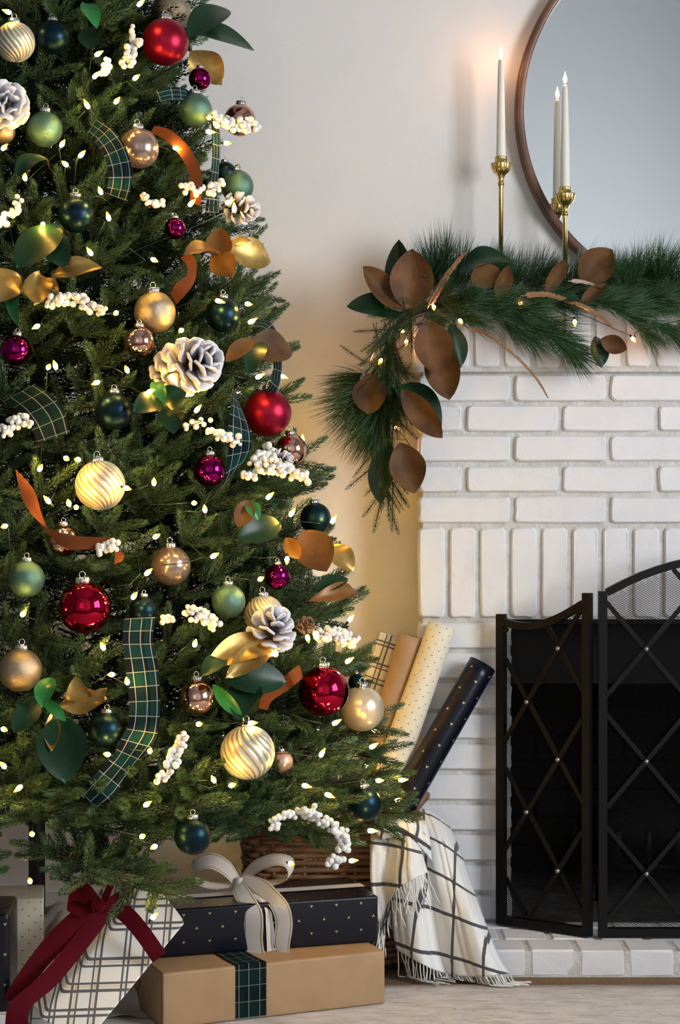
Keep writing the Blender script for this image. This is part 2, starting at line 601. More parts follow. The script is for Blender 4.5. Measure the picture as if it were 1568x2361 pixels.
def brick(x0, x1, z0, z1, y0=0.0, depth=0.10, name='brick', tilt=0.004):
    key = (round(x1 - x0, 3), round(z1 - z0, 3), depth, RND.randrange(3))
    if key not in brick_cache:
        w2, h2, d2 = key[0] / 2, key[1] / 2, depth / 2
        rc = 0.0085
        ring = []
        for cx, cz, pts in ((w2, -h2, ((-rc, 0), (-.3 * rc, .3 * rc), (0, rc))), (w2, h2, ((0, -rc), (-.3 * rc, -.3 * rc), (-rc, 0))), (-w2, h2, ((rc, 0), (.3 * rc, -.3 * rc), (0, -rc))), (-w2, -h2, ((0, rc), (.3 * rc, .3 * rc), (rc, 0)))):
            for dx, dz in pts: ring.append((cx + dx + U(-.0012, .0012), cz + dz + U(-.0012, .0012)))
            nx_ = {(w2, -h2): (w2, 0), (w2, h2): (0, h2), (-w2, h2): (-w2, 0), (-w2, -h2): (0, -h2)}[(cx, cz)]
            ring.append((nx_[0] + U(-.0016, .0016), nx_[1] + U(-.0016, .0016)))
        nr = len(ring)
        vs = [(x, d2, z) for x, z in ring] + [(x, -d2 + 0.004, z) for x, z in ring] + [(x - math.copysign(min(abs(x), .003), x), -d2 + U(-.0006, .0006), z - math.copysign(min(abs(z), .003), z)) for x, z in ring]
        fs = [tuple(range(2 * nr, 3 * nr))]
        for q in range(nr):
            q2 = (q + 1) % nr
            fs += [(q, q2, nr + q2, nr + q), (nr + q, nr + q2, 2 * nr + q2, 2 * nr + q)]
        fs = [f_[::-1] if len(f_) == 4 else f_ for f_ in fs]
        mb_ = MB().add(vs, fs)
        me = mb_.mesh('brick', M['brick'], False)
        bm = bmesh.new()
        bm.from_mesh(me)
        bmesh.ops.recalc_face_normals(bm, faces=bm.faces)
        bm.to_mesh(me)
        bm.free()
        brick_cache[key] = me
    o = link(name, brick_cache[key], fire)
    o.location = Vector(((x0 + x1) / 2, y0 + depth / 2 + U(-0.0012, 0.0012), (z0 + z1) / 2)) - FO
    o.rotation_euler = (U(-tilt, tilt) * 2, U(-tilt, tilt) * 0.8, U(-tilt, tilt))
    return o


def zpx(y): return CZ - (y - 1180.5) / 1045.0
def xpx(x): return (x - 784) / 1045.0


# stretcher rows above the opening (pixel rows read off the photograph at the face)
for r, (ya, yb) in enumerate(((864, 924), (935, 994), (1005, 1063), (1075, 1134), (1145, 1206))):
    x = FX0
    first = 0.200 if r % 2 == 0 else 0.094
    while x < FX1 - 0.02:
        ln = first if x == FX0 else 0.2005
        e = min(x + ln, FX1)
        if FX1 - e < 0.04: e = FX1
        brick(x, e, zpx(yb), zpx(ya))
        x = e + 0.0115
# soldier course over the opening, and the mantel course standing a little proud
x = FX0
while x < FX1 - 0.02:
    e = min(x + 0.0562, FX1)
    brick(x, e, zpx(1424), zpx(1217))
    x = e + 0.0115
MZ = zpx(690)
x = FX0 - 0.013
while x < FX1 + 0.01:
    e = min(x + 0.0555, FX1 + 0.013)
    brick(x, e, zpx(848), MZ, y0=-0.015, depth=0.115)
    x = e + 0.0112
# jambs on both sides of the opening
z1 = zpx(1436)
k = 0
while z1 > HZ + 0.01:
    z0 = max(z1 - 0.0565, HZ + 0.003)
    for (a0, a1) in ((FX0, OX0), (OX1, FX1)):
        brick(a0, a1, z0, z1)
    z1 -= 0.0668
    k += 1
def hearth_brick(x0, x1, ya, yb):
    bm = chamfer(x1 - x0, yb - ya, HZ - 0.002, 0.003, 1, 0.0012)
    me = bpy.data.meshes.new('brick')
    bm.to_mesh(me)
    bm.free()
    me.materials.append(M['brick'])
    o = link('brick', me, fire)
    o.location = Vector(((x0 + x1) / 2, (ya + yb) / 2, (HZ + 0.002) / 2 + U(-.0008, .0004))) - FO
    o.rotation_euler = (0, 0, U(-.012, .012))


# hearth: a front row of headers and rows behind
HX0, HX1 = 0.19, 1.51
for (ya, yb, off) in ((-0.26, -0.168, 0.0), (-0.157, -0.065, 0.045), (-0.054, -0.004, 0.0)):
    x = HX0
    while x < HX1 - 0.02:
        e = min(x + (0.0905 - off if x == HX0 else 0.0905), HX1)
        hearth_brick(x, e, ya, yb)
        x = e + 0.0115
c = MB()
g = 0.0085
c.box((FX0 + g, g, 0), (OX0 - 0.002, YW, OZ + 0.001)).box((OX1 + 0.002, g, 0), (FX1 - g, YW, OZ + 0.001)).box((FX0 + g, g, OZ + 0.001), (FX1 - g, YW, MZ - 0.006))
c.box((FX0 - 0.008, -0.009, zpx(858)), (FX1 + 0.008, YW, MZ - 0.006))
c.box((HX0 + 0.003, -0.2588, 0), (HX1 - 0.005, g, HZ - 0.0028))
for i in range(len(c.v)):
    c.v[i] = tuple(Vector(c.v[i]) - FO)
c.obj('mortar', M['mortar'], fire, False)
# firebox behind the opening
fb = empty('firebox')
fb.parent = fire
BK = 0.55


def panel(name, a, b, mat):
    MB().box(tuple(Vector(a) - FO), tuple(Vector(b) - FO)).obj(name, mat, fb, False)


panel('firebox_wall', (OX0 - 0.03, YW - 0.06, HZ), (OX0, BK, OZ + 0.1), M['soot'])
panel('firebox_wall', (OX1, YW - 0.06, HZ), (OX1 + 0.03, BK, OZ + 0.1), M['soot'])
panel('firebox_floor', (OX0, 0.0, HZ - 0.03), (OX1, BK, HZ + 0.001), M['ash'])
panel('firebox_roof', (OX0, YW - 0.06, OZ + 0.06), (OX1, BK, OZ + 0.1), M['soot'])
x0 = OX0
zz, r = HZ + 0.002, 0
while zz < OZ + 0.06:
    x = OX0 - (0.0 if r % 2 else 0.11)
    while x < OX1:
        a, b = max(x, OX0), min(x + 0.213, OX1)
        if b - a > 0.02:
            bm = chamfer(b - a, 0.04, 0.062, 0.004)
            me = bpy.data.meshes.new('firebrick')
            bm.to_mesh(me)
            bm.free()
            me.materials.append(M['soot'])
            o = link('firebrick', me, fb)
            o.location = Vector(((a + b) / 2, BK + 0.0, zz + 0.031)) - FO
        x += 0.222
    zz += 0.0705
    r += 1
panel('back_mortar', (OX0, BK, HZ), (OX1, BK + 0.05, OZ + 0.1), M['soot'])
MB().box(tuple(Vector((OX0 - 0.004, 0.004, OZ - 0.009)) - FO), tuple(Vector((OX1 + 0.004, 0.1, OZ + 0.001)) - FO)).obj('lintel_bar', M['iron'], fire, False)
MB().box(tuple(Vector((OX0 + 0.005, 0.10, OZ - 0.15)) - FO), tuple(Vector((OX1 - 0.005, 0.112, OZ + 0.06)) - FO)).obj('smoke_plate', M['iron'], fb, False)
# fire grate with split logs in the dark of the firebox
gr = thing('fire_grate', 'black iron fire grate standing inside the dark firebox', 'grate', (0.85, 0.30, HZ))
for k in range(9):
    x = -0.28 + k * 0.07
    MB().tube([(x, -0.13, 0.17), (x, -0.12, 0.09), (x, 0.12, 0.09), (x, 0.12, 0.14)], 0.009, 6).obj('grate_bar', M['iron'], gr)
for y in (-0.09, 0.09):
    MB().tube([(-0.3, y, 0.08), (0.3, y, 0.08)], 0.008, 6).obj('cross_bar', M['iron'], gr)
    for x in (-0.25, 0.25):
        MB().tube([(x, y, 0.0), (x, y, 0.08)], 0.008, 6).obj('leg', M['iron'], gr)
M['log'] = pm('charred_log', (0.005, 0.0045, 0.004), 0.9, spec=0.1, col2=(0.010, 0.009, 0.008), nscale=20, bump=(50, 0.8, 0.006))
for i, (p, q, rr, lb) in enumerate((((0.60, 0.27, 0.21), (1.08, 0.29, 0.205), 0.045, 'charred log lying along the front of the fire grate'), ((0.64, 0.37, 0.22), (1.12, 0.36, 0.22), 0.05, 'charred log lying along the back of the fire grate'))):
    p, q = Vector(p), Vector(q)
    pts = [p.lerp(q, t / 6) + Vector((0, U(-.006, .006), U(-.006, .006))) for t in range(7)]
    tag(MB().tube(pts, [rr * U(0.9, 1.1) for _ in pts], 12).obj('log', M['log']), lb, 'log', 'logs on the grate')

# ---------------------------------------------------------------- folding fire screen
scr = thing('fire_screen', 'black iron three-panel folding fire screen with mesh and studded lattice', 'fire screen', (0.85, -0.15, HZ))
SO = Vector((0.85, -0.15, HZ))
ZB = HZ + 0.004


def screen_panel(A, Bp, top, cols, z0, dz, parity):
    """A, Bp: feet (x, y); top(u): height of the top rail; the lattice crosses on cols+1 columns"""
    A, Bp = Vector((*A, 0)), Vector((*Bp, 0))
    t = (Bp - A).normalized()
    wdt = (Bp - A).length
    nrm = Vector((t.y, -t.x, 0))
    if nrm.y > 0: nrm = -nrm
    pan = empty('screen_panel')
    pan.parent = scr

    def W(u, z, off=0.0):
        return A + t * (u * wdt) + nrm * off + Vector((0, 0, z)) - SO

    def bar(name, pts, hw, hd, off=0.0):
        """flat bar along (u, z) points: half width hw in the panel, half depth hd"""
        mb = MB()
        ps = [W(u, z, off) for u, z in pts]
        vs = []
        for i, p in enumerate(ps):
            d = (ps[min(i + 1, len(ps) - 1)] - ps[max(i - 1, 0)]).normalized()
            s = d.cross(nrm).normalized()
            vs += [p + s * hw + nrm * hd, p - s * hw + nrm * hd, p - s * hw - nrm * hd, p + s * hw - nrm * hd]
        fs = [(0, 1, 2, 3), tuple(len(vs) - 1 - k for k in range(4))]
        for i in range(len(ps) - 1):
            for k in range(4):
                a, b = i * 4 + k, i * 4 + (k + 1) % 4
                fs.append((a, a + 4, b + 4, b))
        mb.add(vs, fs)
        return mb.obj(name, M['iron'], pan, False)
    eu = 0.009 / wdt
    bar('post', [(eu, ZB), (eu, top(0) + 0.004)], 0.009, 0.009)
    bar('post', [(1 - eu, ZB), (1 - eu, top(1) + 0.004)], 0.009, 0.009)
    bar('bottom_rail', [(2 * eu, ZB + 0.009), (1 - 2 * eu, ZB + 0.009)], 0.009, 0.0085)
    bar('top_rail', [(2 * eu + (1 - 4 * eu) * k / 16, top(2 * eu + (1 - 4 * eu) * k / 16) - 0.008) for k in range(17)], 0.008, 0.0085)
    # lattice bars between neighbouring columns, clipped to the frame
    zlo = ZB + 0.018
    for c in range(cols):
        for j in range(-6, 8):
            for up in (0, 1):
                odd = (c + parity) % 2
                za = z0 + j * dz + odd * dz / 2
                zb = za + (dz / 2 if up else -dz / 2)
                seg = []
                for k in range(13):
                    u = (c + k / 12) / cols
                    z = za + (zb - za) * k / 12
                    if zlo - 0.004 <= z <= top(u) - 0.010 and 1.5 * eu <= u <= 1 - 1.5 * eu: seg.append((u, z))
                if len(seg) > 1:
                    bar('lattice_bar', [seg[0], seg[-1]], 0.0048, 0.003, 0.004 if up else -0.002)
    for c in range(1, cols):
        for j in range(-6, 8):
            z = z0 + j * dz + ((c + parity) % 2) * dz / 2
            if zlo + 0.03 < z < top(c / cols) - 0.03:
                o = link('stud', stud_me, pan)
                o.location = W(c / cols, z, 0.009)
    # woven wire mesh behind the lattice
    mb = MB()
    pitch, sl = 0.0050, 0.62
    zt = max(top(k / 20) for k in range(21))
    for sg in (1, -1):
        q = zlo - sl * wdt
        while q < zt + sl * wdt:
            pts = []
            for k in range(41):
                u = 2 * eu + (1 - 4 * eu) * k / 40
                z = q + sg * sl * u * wdt
                if zlo <= z <= top(u) - 0.014: pts.append((u, z))
            if len(pts) > 1:
                a, b = W(*pts[0], -0.005), W(*pts[-1], -0.005)
                d = (b - a).normalized()
                s = d.cross(nrm).normalized() * 0.0004
                n2 = nrm * 0.0004
                v = [a + s, a + n2, a - s, a - n2, b + s, b + n2, b - s, b - n2]
                mb.add(v, [(0, 1, 5, 4), (1, 2, 6, 5), (2, 3, 7, 6), (3, 0, 4, 7)])
            q += pitch
    tag(mb.obj('wire_mesh', M['mesh'], pan, False), kind='stuff')


mbs = MB().lathe([(0.0, 0.0), (0.0055, 0.0), (0.0052, 0.002), (0.0035, 0.004), (0.0, 0.005)], 12)
mbs.v = [(x, -z, y) for x, y, z in mbs.v]
stud_me = mbs.mesh('stud', M['pewter'])


def interp(us, zs):
    return lambda u: float(np.interp(u, us, zs))


cu = cr([(0, .733), (.2, .722), (.4, .722), (.6, .735), (.8, .757), (1, .784)], 6)
left_top = interp(cu[:, 0], cu[:, 1])
ca = cr([(0, .788), (.15, .833), (.31, .862), (.5, .876), (.69, .862), (.85, .833), (1, .788)], 6)
mid_top = interp(ca[:, 0], ca[:, 1])
screen_panel((0.345, -0.033), (0.533, -0.154), left_top, 3, 0.668, 0.238, 0)
screen_panel((0.548, -0.154), (1.152, -0.154), mid_top, 6, 0.670, 0.238, 1)
screen_panel((1.167, -0.154), (1.355, -0.033), lambda u: left_top(1 - u), 3, 0.668, 0.238, 1)

# ---------------------------------------------------------------- rug
rg = MB()
nx, ny = 90, 24
RX0, RX1, RY0, RY1 = -2.0, 1.9, -2.6, -0.335
vs, fs = [], []
for iy in range(ny + 1):
    for ix in range(nx + 1):
        x = RX0 + (RX1 - RX0) * ix / nx
        y = RY0 + (RY1 - RY0) * (iy / ny) ** 0.5
        if iy == ny: y += U(-0.002, 0.002)
        vs.append((x, y, 0.006 if 0 < iy < ny and 0 < ix < nx else 0.0045))
for iy in range(ny):
    for ix in range(nx):
        a = iy * (nx + 1) + ix
        fs.append((a, a + 1, a + nx + 2, a + nx + 1))
b0 = len(vs)
rim = [ix for ix in range(nx + 1)]
top_row = [ny * (nx + 1) + ix for ix in range(nx + 1)]
for i in top_row: vs.append((vs[i][0], vs[i][1], 0.0002))
for k in range(nx): fs.append((top_row[k], top_row[k + 1], b0 + k + 1, b0 + k))
rg.add(vs, fs)
tag(rg.obj('area_rug', M['rug']), 'pale distressed flat-woven rug in front of the brick hearth', 'rug')

# ---------------------------------------------------------------- round mirror
MR = 0.4437
mir = thing('round_mirror', 'large round mirror in a thin walnut frame on the wall over the mantel', 'mirror', (0.844, YW, 1.877))
mb = MB()
prof = [(MR, 0), (MR, -0.032), (MR - 0.004, -0.035), (MR - 0.016, -0.035), (MR - 0.019, -0.032), (MR - 0.019, -0.010)]
mb.lathe(prof, 128)
mb.v = [(x, z, y) for x, y, z in mb.v]
mb.f = [q for q in mb.f if len(q) == 4]
mb.m = [0] * len(mb.f); mb.uv = [None] * len(mb.f)
mb.f = [q[::-1] for q in mb.f]
mb.obj('frame', M['walnut'], mir)
mb = MB().lathe([(0.0, -0.0145), (MR - 0.018, -0.0145), (MR - 0.018, -0.001), (0.0, -0.001)], 128)
mb.v = [(x, z, y) for x, y, z in mb.v]
mb.obj('glass', M['mirror'], mir, False)

# ---------------------------------------------------------------- candlesticks and candles on the mantel
CY = 0.078


def candlestick(px, y_cup_top, y_flame, label, clabel):
    b = P(px, 600, CY)
    zc = P(px, y_cup_top, CY).z
    root = thing('candlestick', label, 'candlestick', (b.x, CY, MZ), 'brass candlesticks on the mantel')
    h = zc - MZ
    MB().lathe([(0.0, 0), (0.042, 0), (0.042, 0.004), (0.036, 0.008), (0.018, 0.014), (0.009, 0.022), (0.0062, 0.035), (0.0, 0.035)], 32).obj('base', M['brass'], root)
    MB().lathe([(0.0, 0.03), (0.0056, 0.03), (0.0052, h - 0.07), (0.0062, h - 0.066), (0.0062, h - 0.062), (0.0, h - 0.062)], 16).obj('stem', M['brass'], root)
    MB().lathe([(0.0, h - 0.063), (0.0072, h - 0.063), (0.0075, h - 0.059), (0.0055, h - 0.055), (0.0062, h - 0.048), (0.0105, h - 0.040), (0.013, h - 0.0375), (0.017, h - 0.034), (0.0205, h - 0.026), (0.0225, h - 0.0165), (0.0225, h - 0.0145), (0.0128, h - 0.0145),
                (0.0132, h - 0.002), (0.0138, h), (0.0118, h), (0.0115, h - 0.012), (0.0, h - 0.012)], 64, flute=(16, 0.0122, 0.045)).obj('cup', M['brass'], root)
    zt = P(px, y_flame + 22, CY).z
    L = zt - (zc - 0.011)
    cd = thing('taper_candle', clabel, 'candle', (b.x, CY, zc - 0.0118), 'lit taper candles on the mantel')
    MB().lathe([(0.0, 0.0), (0.0107, 0.0), (0.0105, 0.02), (0.0092, L * 0.5), (0.0070, L * 0.85), (0.0058, L * 0.965), (0.0048, L * 0.985), (0.003, L), (0.0, L - 0.002)], 24).obj('wax', M['wax'], cd)
    MB().tube([(0, 0, L - 0.003), (0.0004, 0, L + 0.004), (0.001, 0, L + 0.008)], 0.0008, 6).obj('wick', M['wick'], cd)
    MB().lathe([(0.0, L + 0.002), (0.0030, L + 0.005), (0.0046, L + 0.0095), (0.0040, L + 0.015), (0.0016, L + 0.022), (0.0004, L + 0.028), (0.0, L + 0.029)], 16).obj('flame', M['flame'], cd)


candlestick(1155, 362, 112, 'slender brass candlestick standing left of the round mirror', 'lit ivory taper in the brass stick left of the round mirror')
candlestick(1303, 432, 172, 'slender brass candlestick standing in front of the round mirror', 'lit ivory taper in the brass stick in front of the round mirror')

# ---------------------------------------------------------------- shapes shared by tree and garland
def leaf(parent, base, tip, width, facing, bow=0.05, cup=0.15, front='leaf_under', back='leaf_top', wave=0.0, shape=1.0, name='leaf', twist=0.0):
    base, tip = Vector(base), Vector(tip)
    a = tip - base
    L = a.length
    ah = a / L
    n = Vector(facing)
    n = (n - ah * n.dot(ah)).normalized()
    s = ah.cross(n)
    nu, nv = 14, 6
    lay = []
    for off in (0.0004, -0.0004):
        vs = []
        for i in range(nu + 1):
            t = i / nu
            w = (math.sin(math.pi * min(1, t ** shape)) ** 0.72 if 0 < t < 1 else 0.0)
            w = max(w, 0.03 if t < 0.5 else 0.015) * width / 2
            an = twist * t
            s2 = s * math.cos(an) + n * math.sin(an)
            n2 = n * math.cos(an) - s * math.sin(an)
            for j in range(nv + 1):
                q = -1 + 2 * j / nv
                h = cup * (abs(q) ** 1.5) * w + bow * L * math.sin(math.pi * t) + wave * width * math.sin(t * 7 + q * 2) * abs(q) + 0.10 * w * abs(q) + (0.0012 * math.sin(math.pi * min(1, t * 1.1)) if abs(q) < 0.1 else 0)
                vs.append(base + ah * (L * t) + s2 * (w * q) + n2 * (h + off * (1 - q * q)))
        lay.append(vs)
    mb = MB()
    f = []
    for i in range(nu):
        for j in range(nv):
            k = i * (nv + 1) + j
            f += [(k, k + 1, k + nv + 2), (k, k + nv + 2, k + nv + 1)]
    po = parent.location if parent else Vector()
    mb.add([v - po for v in lay[0]], f, 0)
    mb.add([v - po for v in lay[1]], [q[::-1] for q in f], 1)
    return mb.obj(name, [M[front], M[back]], parent)


def lerp_pts(a, b, n):
    return [Vector(a).lerp(Vector(b), i / (n - 1)) for i in range(n)]


def ribbon(name, parent, rows, mat, n=10, thick=0.0009, endcut=None, label=None):
    """rows: (point, side vector = half width); a band with a little thickness and uv (u metres, v 0..1)"""
    c = cr([[*p, *s] for p, s in rows], n)
    po = parent.location if parent else Vector()
    nv = 5
    u = 0.0
    grid, uvs = [], []
    for i in range(len(c)):
        if i: u += float(np.linalg.norm(c[i, :3] - c[i - 1, :3]))
        p, s = Vector(c[i, :3]), Vector(c[i, 3:])
        t = Vector(c[min(i + 1, len(c) - 1), :3] - c[max(i - 1, 0), :3]).normalized()
        nn = t.cross(s)
        nn = nn.normalized() if nn.length > 1e-9 else Vector((0, -1, 0))
        grid.append((p, s, nn))
        uvs.append(u)
    mb = MB()
    for sg in (1, -1):
        vs, fs, uv = [], [], []
        for p, s, nn in grid:
            for j in range(nv):
                q = -1 + 2 * j / (nv - 1)
                edge = 0 if abs(q) > 0.99 else 1
                vs.append(p + s * q + nn * (sg * thick * 0.5 * edge) - po)
        for i in range(len(grid) - 1):
            for j in range(nv - 1):
                k = i * nv + j
                q4 = (k, k + 1, k + nv + 1, k + nv)
                t4 = ((uvs[i], j / (nv - 1)), (uvs[i], (j + 1) / (nv - 1)), (uvs[i + 1], (j + 1) / (nv - 1)), (uvs[i + 1], j / (nv - 1)))
                for a, b, c_ in ((0, 1, 2), (0, 2, 3)):
                    q, t = (q4[a], q4[b], q4[c_]), (t4[a], t4[b], t4[c_])
                    if sg < 0: q, t = q[::-1], t[::-1]
                    fs.append(q)
                    uv.append(t)
        mb.add(vs, fs, 0, uv)
    o = mb.obj(name, mat, parent)
    if label: o['label'] = label
    return o


def sprig_pts(mb, p0, p1, nn, nl, r0=0.0011, up=None, tris=3, wd=0.0017, m=0, base_bare=0.0):
    """one fir sprig: needles in a spiral around the stem from p0 to p1"""
    p0, p1 = Vector(p0), Vector(p1)
    d = (p1 - p0)
    L = d.length
    d = d / L
    ref = Vector((0, 0, 1)) if abs(d.z) < 0.9 else Vector((1, 0, 0))
    e1 = d.cross(ref).normalized()
    e2 = d.cross(e1)
    for k in range(nn):
        t = base_bare + (1 - base_bare) * (k + 0.5) / nn
        ph = k * 2.39996 + U(-0.3, 0.3)
        rad = e1 * math.cos(ph) + e2 * math.sin(ph)
        an = math.radians((48 - 30 * max(0, (t - 0.72) / 0.28)) + U(-8, 8))
        ln = nl * U(0.85, 1.1) * (1 - 0.25 * max(0, (t - 0.8) / 0.2))
        dr = d * math.cos(an) + rad * math.sin(an)
        b = p0 + d * (L * t)
        tip = b + dr * ln + d * (ln * 0.12)
        sd = dr.cross(rad)
        sd = sd.normalized() if sd.length > 1e-6 else e1
        nrm = sd.cross(dr).normalized()
        mid = b + dr * ln * 0.55
        v = [mid + sd * wd * 0.5, mid - sd * wd * 0.5, mid + nrm * wd * 0.35, tip, b]
        mb.add(v, [(0, 2, 3), (2, 1, 3), (1, 0, 3)] + ([(0, 4, 2), (2, 4, 1)] if tris > 3 else []), m)


# ---------------------------------------------------------------- wicker basket
bk = thing('wicker_basket', 'dark woven wicker basket holding wrapping paper rolls between the tree and the fireplace', 'basket', (-0.022, -0.105, 0.006))


def sup(a, hx, hy, e=0.5):
    c, s = math.cos(a), math.sin(a)
    return math.copysign(abs(c) ** e, c) * hx, math.copysign(abs(s) ** e, s) * hy


NS = 36
BH = 0.30
for r in range(21):
    z = 0.012 + r * (BH - 0.02) / 20
    k = 0.90 + 0.10 * z / BH
    pts = []
    for i in range(NS * 4 + 1):
        a = 2 * math.pi * i / (NS * 4)
        x, y = sup(a, 0.185 * k, 0.122 * k)
        w = 1 + 0.026 * math.cos(a * NS / 2 + math.pi * r)
        pts.append((x * w, y * w, z + 0.0012 * math.sin(a * 5 + r)))
    MB().tube(pts, 0.0064 * U(0.92, 1.08), 6, caps=False).obj('wicker_strand', M['wicker'], bk)
for i in range(NS):
    a = 2 * math.pi * (i + 0.5) / NS
    x, y = sup(a, 0.185, 0.122)
    MB().tube([(x * 0.90, y * 0.90, 0.0), (x, y, BH)], 0.004, 6).obj('stake', M['wicker'], bk)
for dz, rr in ((0.0, 0.010), (0.011, 0.008)):
    pts = []
    for i in range(97):
        a = 2 * math.pi * i / 96
        x, y = sup(a, 0.187, 0.124)
        pts.append((x, y, BH + dz + 0.002 * math.sin(a * 24 + dz * 300)))
    MB().tube(pts, rr, 8, caps=False).obj('rim', M['wicker'], bk)
MB().lathe([(0.0, 0.0), (0.13, 0.0), (0.13, 0.006), (0.0, 0.006)], 32).obj('basket_bottom', M['wicker'], bk)
MB().tube([tuple(p) for p in cr([(0.175, 0.03, BH), (0.205, 0.05, BH + 0.035), (0.212, 0.08, BH + 0.03), (0.185, 0.085, BH)], 6)], 0.007, 7).obj('handle', M['wicker'], bk)


def roll(name, label, top, bottom, r, mat, flare=None):
    top, bottom = Vector(top), Vector(bottom)
    ax = (top - bottom)
    L = ax.length
    ax /= L
    root = thing(name, label, 'gift wrap', bottom, 'rolls of wrapping paper in the basket')
    e1 = ax.cross(Vector((0, 1, 0))).normalized()
    e2 = ax.cross(e1)
    mb = MB()
    n = 40
    nz = 24
    vs, fs, uv = [], [], []
    for i in range(nz + 1):
        t = i / nz
        for k in range(n + 1):
            a = 2 * math.pi * k / n * 1.02
            rr = r * (1 - 0.012 * k / n)
            if flare: rr *= 1 + flare * max(0, math.cos(a - 0.2)) ** 6 * math.exp(-((t - 0.55) / 0.22) ** 2)
            vs.append((e1 * math.cos(a) + e2 * math.sin(a)) * rr + ax * (L * t))
    for i in range(nz):
        for k in range(n):
            q = i * (n + 1) + k
            fs.append((q, q + 1, q + n + 2, q + n + 1))
            u0, u1 = 2 * math.pi * r * k / n, 2 * math.pi * r * (k + 1) / n
            uv.append(((u0, L * i / nz), (u1, L * i / nz), (u1, L * (i + 1) / nz), (u0, L * (i + 1) / nz)))
    mb.add(vs, fs, 0, uv)
    # the inside of the tube, rolled once more
    vs, fs, uv = [], [], []
    for i in range(2):
        for k in range(n + 1):
            a = 2 * math.pi * k / n
            vs.append((e1 * math.cos(a) + e2 * math.sin(a)) * (r * 0.93) + ax * (L * (1 - 0.3 * i)))
    for k in range(n):
        fs.append((k, k + 1, k + n + 2, k + n + 1))
        uv.append(((0, 0),) * 4)
    mb.add(vs, fs, 0, uv)
    b = len(mb.v) - 2 * (n + 1)
    mb.f += [(nz * (n + 1) + k, nz * (n + 1) + k + 1, b + k + 1, b + k) for k in range(n)]
    mb.m += [0] * n
    mb.uv += [((0, 0),) * 4] * n
    mb.obj('paper', mat, root)
    MB().tube([(0, 0, 0), tuple(ax * (L * 0.7))], r * 0.9, 16).obj('roll_core', M['kraft'], root)


roll('wrapping_paper_roll', 'navy wrapping paper roll with gold dots leaning furthest right from the basket', P(1113, 1532, -0.040), P(748, 2170, -0.172), S(33, -0.04), M['navy_roll'])
roll('wrapping_paper_roll', 'cream wrapping paper roll with tiny black dots leaning on the brick corner', P(1020, 1440, -0.042), P(768, 2170, -0.095), S(33, -0.04), M['cream_paper'], 0.10)
roll('wrapping_paper_roll', 'plain kraft paper roll leaning between the cream dotted and the plaid rolls', P(948, 1465, -0.030), P(740, 2170, -0.04), S(28, -0.03), M['kraft'])
roll('wrapping_paper_roll', 'cream and black plaid paper roll leaning furthest left in the basket', P(902, 1466, 0.030), P(670, 2170, -0.03), S(31, 0.03), M['plaid_paper'])

# ---------------------------------------------------------------- presents
GZ = 0.0065


def present(name, label, fr, ang, L, W, H, mat, bev=0.005, uvshift=(0, 0), tape=True):
    """fr: front right bottom corner; the long front face runs to the left and towards the camera"""
    a = Vector((-math.cos(ang), -math.sin(ang), 0))
    b = Vector((-math.sin(ang), math.cos(ang), 0))
    root = thing(name, label, 'gift', fr, 'wrapped presents under the tree')
    z = Vector((0, 0, 1))
    bm = chamfer(L, W, H, bev, 3)
    uvl = bm.loops.layers.uv.new('UVMap')
    bm.normal_update()
    for f in bm.faces:
        nx, ny, nz = (abs(k) for k in f.normal)
        for l in f.loops:
            p = l.vert.co
            if nz >= nx and nz >= ny: uv = (p.x, p.y + H / 2 + W / 2)
            elif ny >= nx: uv = (p.x, p.z)
            else: uv = (p.y + L / 2 + W / 2, p.z)
            l[uvl].uv = (uv[0] + uvshift[0], uv[1] + uvshift[1])
    me = bpy.data.meshes.new('wrapped_box')
    for v in bm.verts:
        p = v.co
        # paper never lies quite flat
        k = 0.0012 * math.sin(p.x * 31 + p.z * 17) * math.cos(p.y * 23)
        v.co = -a * (p.x - L / 2) + b * (p.y + W / 2) + z * (p.z + H / 2 + k)
    # -a points right: mirror so that the front face is at b = 0
    bmesh.ops.recalc_face_normals(bm, faces=bm.faces)
    for f in bm.faces: f.smooth = True
    bm.to_mesh(me)
    bm.free()
    me.materials.append(mat)
    link('wrapped_box', me, root)

    def Q(s, d, h):
        """s metres from the right end, d behind the front face, h up"""
        return Vector(fr) + a * s + b * d + z * h
    # the folded flap on the left end: two creased paper triangles
    mb = MB()
    e = 0.0012
    c0, c1, c2, c3 = Q(L + e, 0.004, 0.004), Q(L + e, 0.004, H - 0.004), Q(L + e, W - 0.004, H - 0.004), Q(L + e, W - 0.004, 0.004)
    m0, m1 = Q(L + e * 1.6, W * 0.30, H * 0.5), Q(L + e * 1.6, W * 0.70, H * 0.5)
    po = Vector(fr)
    if tape:
        MB().add([p - po for p in (c0, c1, m0)], [(0, 1, 2)]).obj('end_flap', mat, root, False)
        MB().add([p - po for p in (c2, c3, m1)], [(0, 1, 2)]).obj('end_flap', mat, root, False)
    return root, Q


kr, KQ = present('kraft_gift_box', 'brown kraft-paper gift box with a dark tartan band, lowest of the stack', (0.0875, -0.485, GZ), math.radians(23), 0.45, 0.20, 0.1035, M['kraft'])
